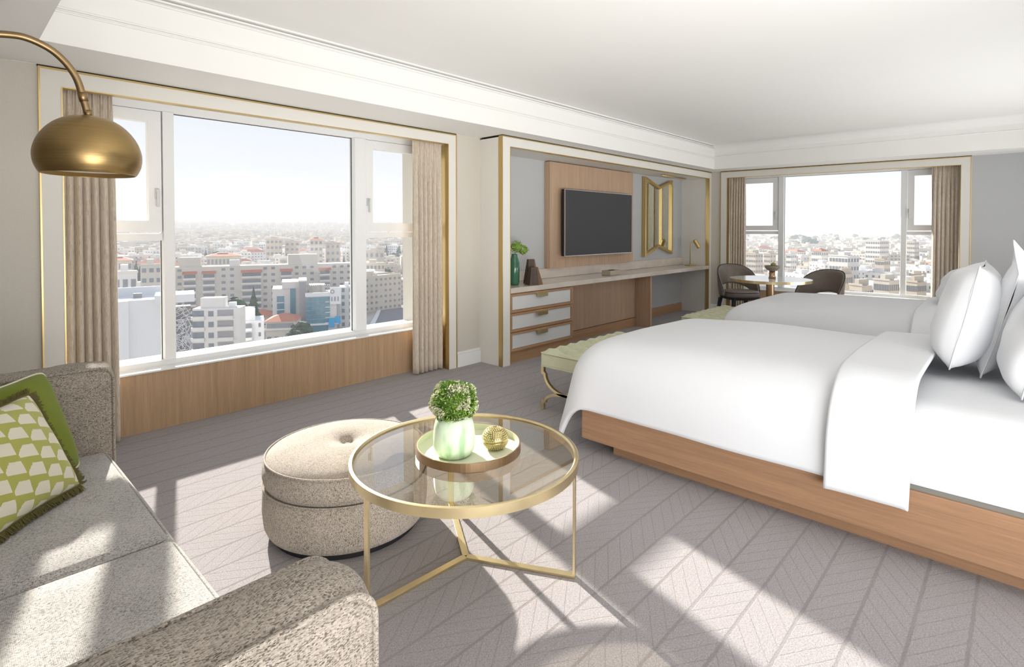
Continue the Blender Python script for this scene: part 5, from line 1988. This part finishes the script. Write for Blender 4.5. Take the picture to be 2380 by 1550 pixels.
mk('cistern', bx(-1, 1, -2, 1, h_, h_ + 2), M['whitewall'], t, world=False)

# 6 mid distance blocks
for (nm, lb, a, b, D, pt, dp, fl, cl, roof) in (
        ('grey_balcony_block', 'grey mid distance block with wide dark windows, in front of the pink roofed house', 618, 656, 560, 556, 16, 6, 4, 0),
        ('paired_flats', 'mid distance flats with stacked balconies and a small red roof in the middle pane', 720, 750, 520, 557, 16, 6, 3, 1),
        ('paired_flats', 'mid distance flats with long balconies, right of the red topped flats', 757, 790, 540, 566, 16, 5, 3, 0),
        ('cream_side_block', 'plain cream block right of the grey balcony block', 662, 696, 575, 562, 16, 6, 3, 0),
        ('strip_window_office', 'white office with three bands of windows in the right side light', 842, 894, 400, 613, 18, 4, 6, 0),
        ('roadside_house', 'two storey white house above the strip window office in the right side light', 846, 893, 520, 583, 16, 3, 4, 0),
        ('garden_building', 'long low cream building with a red roof edge beyond the apartment block', 480, 560, 420, 596, 18, 3, 9, 1),
        ('walled_house', 'low blank white house behind the blank white building in the left side light', 262, 318, 190, 636, 16, 4, 3, 0),
        ('balcony_house', 'cream house with a few windows left of the white mullion in the left side light', 326, 376, 250, 618, 16, 7, 3, 0),
        ('pink_roof_villa', 'wide villa with a pink tiled roof in the left side light', 252, 306, 380, 606, 18, 3, 5, 1),
        ('towering_flats', 'shaded blue grey tower block left of the fruit bowl in the far window', 1729, 1774, 420, 588, 18, 8, 5, 0),
        ('towering_flats', 'shaded block with dark window columns behind the fruit bowl in the far window', 1775, 1800, 430, 590, 16, 8, 3, 0),
        ('shaded_mid_block', 'shaded grey block right of the left mullion in the far window', 1827, 1846, 430, 590, 14, 7, 3, 0),
        ('gabled_grey_block', 'long shaded block with a reddish roof line in the middle of the far window', 1886, 1925, 470, 583, 18, 6, 5, 1),
        ('cream_sunlit_block', 'large sunlit cream block in the middle of the far window', 1927, 1998, 360, 594, 26, 6, 6, 0),
        ('white_twin_tower', 'tall white block near the skyline in the far window', 2012, 2066, 560, 559, 20, 8, 6, 0),
        ('white_sunlit_block', 'white sunlit block left of the right mullion in the far window', 2033, 2070, 370, 603, 20, 6, 4, 0),
        ('shaded_right_block', 'grey shaded tower in the right side light of the far window', 2108, 2137, 620, 561, 16, 7, 4, 0),
        ('cream_corner_block', 'cream block with small paired windows low in the right side light of the far window', 2106, 2150, 230, 655, 22, 5, 5, 0),
        ('low_white_flats', 'low white flats with small windows below the sunlit cream block', 1942, 1972, 240, 636, 16, 5, 3, 0),
        ('low_white_flats', 'low white house with a lone dark window near the edge of the duvet', 1974, 2024, 230, 662, 14, 3, 4, 0),
        ('terrace_house', 'white terrace house with a pink roof strip left of the right mullion', 2030, 2092, 250, 650, 16, 4, 6, 0)):
    t, w_, h_ = landmark(nm, lb, a, b, D, pt, dp, None, base=ground_h(at_depth(a, 533, D).x, at_depth(a, 533, D).y) - 2, turn=(0.0 if a < 1000 else -1.2))
    dp = t['dp']; del t['dp']
    mt = stone_m[(a + b) % 3]
    mk('body', bx(-w_ / 2, w_ / 2, -dp / 2, dp / 2, -8, h_), mt, t, world=False)
    single_windows(t, w_, dp, h_, fl, cl, (0,) if a < 1000 else (0, 2), min(2.4, w_ / cl * .6), h_ / fl * .42)
    mk('roof_room', bx(-w_ * .2, w_ * .12, -2, 4, h_, h_ + 2.6), mt, t, world=False)
    if roof: hip(t, w_, dp, h_ + .05, 2.6)
    else: mk('parapet', bx(-w_ / 2 - .2, w_ / 2 + .2, -dp / 2 - .2, -dp / 2 + .2, h_, h_ + .8), mt, t, world=False)

for o in bpy.data.objects:
    if 'dp' in o: del o['dp']
# ---- road with cars
RW = [(-46, [(868, 760), (880, 735), (893, 700), (905, 660), (912, 625), (917, 600), (921, 580)], [(1010, 760), (985, 735), (968, 700), (955, 660), (948, 625), (944, 600), (941, 580)])]
bm = B()
prev = None
for (p, q_) in zip(RW[0][1], RW[0][2]):
    a = at_z(*p, -45.6); b = at_z(*q_, -45.6)
    a.z = ground_h(a.x, a.y) + .35; b.z = ground_h(b.x, b.y) + .35
    v = (bm.verts.new(a), bm.verts.new(b))
    if prev: bm.faces.new((prev[0], prev[1], v[1], v[0]))
    prev = v
    for k_ in range(5):
        c = a.lerp(b, k_ / 4); occupied.append((c.x, c.y, 14))
for i in range(12):
    for a_, b_ in ((0, 1), (2, 3), (5, 6)):
        pass
struct('road', bm, M['asphalt'], 'grey street running away between the buildings in the right side light', 'road')
bm = B()
prev = None
for (p, q_) in zip(RW[0][1], RW[0][2]):
    a = at_z(*p, -45.6); b = at_z(*q_, -45.6)
    m0, m1 = a.lerp(b, -.09), a.lerp(b, .0)
    for m__ in (m0, m1): m__.z = ground_h(m__.x, m__.y) + .5
    v = (bm.verts.new(m0), bm.verts.new(m1))
    if prev: bm.faces.new((prev[0], prev[1], v[1], v[0]))
    prev = v
struct('pavement', bm, M['stone2'], 'pale pavement along the left side of the street', 'pavement')


def make_car(m):
    t = thing('parked_car', 'small car parked along the left kerb of the street below', 'car', (0, 0, 0), 0, 'parked cars on the street below')
    bm = B(); box(bm, -.85, .85, -2.1, 2.1, .35, .95)
    mk('body', bm, m, t, world=False, bevel=.15)
    bm = B()
    lo = [bm.verts.new(p) for p in ((-.8, -1.3, .95), (.8, -1.3, .95), (.8, 1.4, .95), (-.8, 1.4, .95))]
    hi = [bm.verts.new(p) for p in ((-.65, -.7, 1.45), (.65, -.7, 1.45), (.65, .9, 1.45), (-.65, .9, 1.45))]
    for i in range(4): bm.faces.new((lo[i], lo[(i + 1) % 4], hi[(i + 1) % 4], hi[i]))
    bm.faces.new(hi)
    mk('cabin', bm, M['citywin'], t, world=False)
    for x_ in (-.85, .85):
        for y_ in (-1.3, 1.3):
            bm = B(); tube(bm, [(x_ - .1, y_, .33), (x_ + .1, y_, .33)], .33, 12)
            mk('wheel', bm, M['black'], t, world=False)
    return t


carA = make_car(M['carwhite']); carB = make_car(M['cardark'])
first = {0: True, 1: True}
spots = [(911, 690), (914, 676), (919, 664), (922, 652), (926, 641), (929, 630), (932, 620), (930, 705)]
for i, (px, py) in enumerate(spots):
    src = carA if i % 3 != 2 else carB
    k = 0 if src is carA else 1
    o = src if first[k] else copy_tree(src)
    first[k] = False
    p = at_z(px, py, -45.3)
    o.location = (p.x, p.y, ground_h(p.x, p.y) + .4)
    o.rotation_euler = (0, 0, -math.radians(27))
    rank = sorted(spots, key=lambda q: -q[1]).index((px, py))
    o['label'] = '%s car on the street below, %s in the row' % ('white' if k == 0 else 'dark grey', ('nearest', 'second nearest', 'third nearest', 'fourth nearest', 'fourth farthest', 'third farthest', 'second farthest', 'farthest')[rank])

# ---- trees
def blob_mesh(seed, conifer=False):
    rnd = random.Random(seed)
    bm = B()
    if conifer:
        for k in range(9):
            z = 2 + k * 1.15; r = (3.0 - k * .32)
            n = 9
            c = bm.verts.new((0, 0, z + 2.2))
            ring_ = [bm.verts.new((r * rnd.uniform(.75, 1.15) * math.cos(2 * PI * i / n), r * rnd.uniform(.75, 1.15) * math.sin(2 * PI * i / n), z + rnd.uniform(-.4, .3))) for i in range(n)]
            for i in range(n): bm.faces.new((ring_[i], ring_[(i + 1) % n], c))
            bm.faces.new(ring_[::-1])
    else:
        for k in range(9):
            a = rnd.uniform(0, 2 * PI); q_ = rnd.uniform(0, 2.4)
            st_ = len(bm.verts)
            sphere(bm, (q_ * math.cos(a), q_ * math.sin(a), rnd.uniform(3.5, 7)), rnd.uniform(1.5, 2.5), 9, 6)
        for v in bm.verts:
            v.co += Vector((rnd.uniform(-.35, .35), rnd.uniform(-.35, .35), rnd.uniform(-.35, .35)))
    me = bpy.data.meshes.new('crown'); bm.to_mesh(me); bm.free(); me.materials.append(M['treegreen'])
    return me


crowns = [blob_mesh(1), blob_mesh(2), blob_mesh(3), blob_mesh(4, True), blob_mesh(6, True)]
bm = B(); tube(bm, [(0, 0, -1), (0, 0, 4.2)], .3, 7)
trunk_me = bpy.data.meshes.new('trunk'); bm.to_mesh(trunk_me); bm.free(); trunk_me.materials.append(M['stone3'])


def tree(x, y, z, s, kind, label, group):
    if label is None:
        label = '%s %s tree, %s' % (far_word(math.hypot(x, y)), 'conical dark' if kind > 2 else ('rounded grey green', 'broad grey green', 'bushy grey green')[kind], zone(x, y) or 'beside a window mullion')
    t = thing('tree', label, 'tree', (x, y, z), random.uniform(0, 6), group)
    t.scale = (s, s, s)
    for nm, me in (('crown', crowns[kind]), ('trunk', trunk_me)):
        o = bpy.data.objects.new(nm, me); C.objects.link(o); o.parent = t
    return t


for px, py, D, s, kind, lb in ((552, 742, 200, 1.15, 0, 'leafy tree behind the cream flats'), (590, 748, 200, 1.3, 3, 'dark conifer in front of the red roofs'),
                               (700, 790, 215, 1.1, 1, 'bushy tree at the foot of the grey tower'), (684, 800, 205, .9, 2, 'small bushy tree beside the red roofed house'),
                               (722, 806, 215, .8, 0, 'small tree in front of the glass office')):
    p = at_depth(px, py, D)
    tree(p.x, p.y, p.z - (2 if kind < 3 else 4), s, kind, lb, None)
rt = random.Random(77)
for (a, b, p0, p1, D0, D1, n_) in ((438, 512, 560, 585, 560, 700, 16), (742, 816, 600, 640, 430, 520, 18), (590, 650, 560, 580, 650, 760, 6), (300, 345, 560, 600, 380, 480, 12),
                                   (880, 935, 560, 600, 560, 800, 14), (884, 905, 620, 660, 400, 470, 6)):
    for k in range(n_):
        D = rt.uniform(D0, D1)
        p = at_depth(rt.uniform(a, b), 533, D)
        tree(p.x, p.y, ground_h(p.x, p.y), rt.uniform(1.0, 1.7), rt.choice((0, 1, 2, 4)), None, 'trees seen through the big window')
        occupied.append((p.x, p.y, 3))
for (a, b, D0, D1, n_) in ((1720, 2180, 1500, 2600, 34), (1935, 1985, 330, 350, 5), (2130, 2180, 500, 700, 5), (1840, 1930, 1200, 1500, 8)):
    for k in range(n_):
        D = rt.uniform(D0, D1)
        p = at_depth(rt.uniform(a, b), 533, D)
        s = rt.uniform(1.0, 1.6) * (2.2 if D > 1000 else 1)
        tree(p.x, p.y, ground_h(p.x, p.y), s, rt.choice((0, 1, 2)), None, 'trees seen through the far window')

# ---- ordinary city blocks: about 290 single ones, the rest as one mass
rnd = random.Random(42)
cand = []
for sector, (b0, b1) in enumerate(((3, 44), (60, 96))):
    for i in range(9000):
        u = rnd.random()
        d = 170 * (26 ** u) if sector == 0 else 190 * (15 ** u)
        b = math.radians(rnd.uniform(b0, b1))
        cand.append((d, b, sector))
cand.sort()
singles = {0: 0, 1: 0}
mass = B()
mass_w = B()
grid = {}


def clear(x, y, r):
    gx, gy = int(x // 60), int(y // 60)
    for i in range(-1, 2):
        for j in range(-1, 2):
            for (a, b, c) in grid.get((gx + i, gy + j), ()):
                if (x - a) ** 2 + (y - b) ** 2 < (r + c) ** 2:
                    return False
    return True


def add(x, y, r):
    grid.setdefault((int(x // 60), int(y // 60)), []).append((x, y, r))


for a, b, c in occupied: add(a, b, c)
nm_ = 0
for d, b, sector in cand:
    x, y = d * math.sin(b), d * math.cos(b)
    k = rnd.randrange(18)
    mes, roof, w, dp, h = protos[k]
    r = max(w, dp) * .52
    if not clear(x, y, r): continue
    # keep sight lines to the landmarks open close by
    if sector == 0 and d < 330: continue
    if sector == 1 and d < 235: continue
    if rnd.random() < (.10 if d < 900 else .2): continue
    add(x, y, r)
    z = ground_h(x, y)
    rot = face_angle(x, y) + rnd.choice((-.5, -.2, .1, .35, .6) if sector == 0 else (-.95, -.7, -.8, -.35, .2))
    if singles[sector] < (150, 140)[sector] and zone(x, y):
        singles[sector] += 1
        t = bpy.data.objects.new('city_building', None); C.objects.link(t)
        t.location = (x, y, z); t.rotation_euler = (0, 0, rot)
        ft_ = ' with red roof' if roof else ' with balconies' if len(mes) > 2 else ''
        tag(t, '%s %s %s storey block%s, %s' % (far_word(d), ('beige', 'cream', 'tan', 'white')[k % 4], {3: 'three', 4: 'four', 5: 'five', 6: 'six'}[int(h / 3.3 + .1)], ft_, zone(x, y)),
            'building', 'pale buildings seen through the %s window' % ('big', 'far')[sector])
        for nm, me in zip(('body', 'windows', 'balconies'), mes):
            o = bpy.data.objects.new(nm, me); C.objects.link(o); o.parent = t
            if nm != 'body': o['kind'] = 'stuff'
        if roof:
            o = bpy.data.objects.new('tiled_roof', roof); C.objects.link(o); o.parent = t
    elif nm_ < 4200:
        nm_ += 1
        ca, sa = math.cos(rot), math.sin(rot)
        for tgt, (x0, x1, y0, y1, z0, z1) in ((mass, (-w / 2, w / 2, -dp / 2, dp / 2, -10, h)), (mass, (-2, 3, -2, 3, h, h + 2.8))):
            vs = box(tgt, x0, x1, y0, y1, z0, z1)
            for v in vs:
                v.co = Vector((x + v.co.x * ca - v.co.y * sa, y + v.co.x * sa + v.co.y * ca, z + v.co.z))
        if d < 3500:
            for f in range(int(h / 3.3)):
                vs = box(mass_w, -w * .42, w * .42, -dp / 2 - .15, -dp / 2 + .05, f * 3.3 + 1.2, f * 3.3 + 2.3)
                for v in vs: v.co = Vector((x + v.co.x * ca - v.co.y * sa, y + v.co.x * sa + v.co.y * ca, z + v.co.z))
cm = thing('distant_city', 'dense mass of tiny pale buildings climbing the hazy hills to the horizon', 'city', (1500, 2500, 0), kind='stuff')
o = mk('distant_blocks', mass, M['stone'], cm); o['kind'] = 'stuff'
M['farwin'] = plain('far_window_bands', (0.34, 0.34, 0.35), .6)
o = mk('distant_windows', mass_w, M['farwin'], cm); o['kind'] = 'stuff'


# ---- haze outside (a real scattering volume beyond the windows)
def haze(name, x0, x1, y0, y1, z0, z1, dens):
    m = bpy.data.materials.new(name); m.use_nodes = True
    n = m.node_tree; n.nodes.clear()
    o = n.nodes.new('ShaderNodeOutputMaterial')
    v = N(n, 'ShaderNodeVolumeScatter', Density=dens, Anisotropy=0.0)
    v.inputs['Color'].default_value = (0.78, 0.82, 0.90, 1)
    n.links.new(v.outputs[0], o.inputs['Volume'])
    ob = mk('haze', bx(x0, x1, y0, y1, z0, z1), m)
    tag(ob, 'thin bright haze hanging over the city', 'haze', kind='stuff')
    return ob


HAZE = 1 / 2200
haze('haze', -2500, 9500, 40, 9500, -80, 120, HAZE)
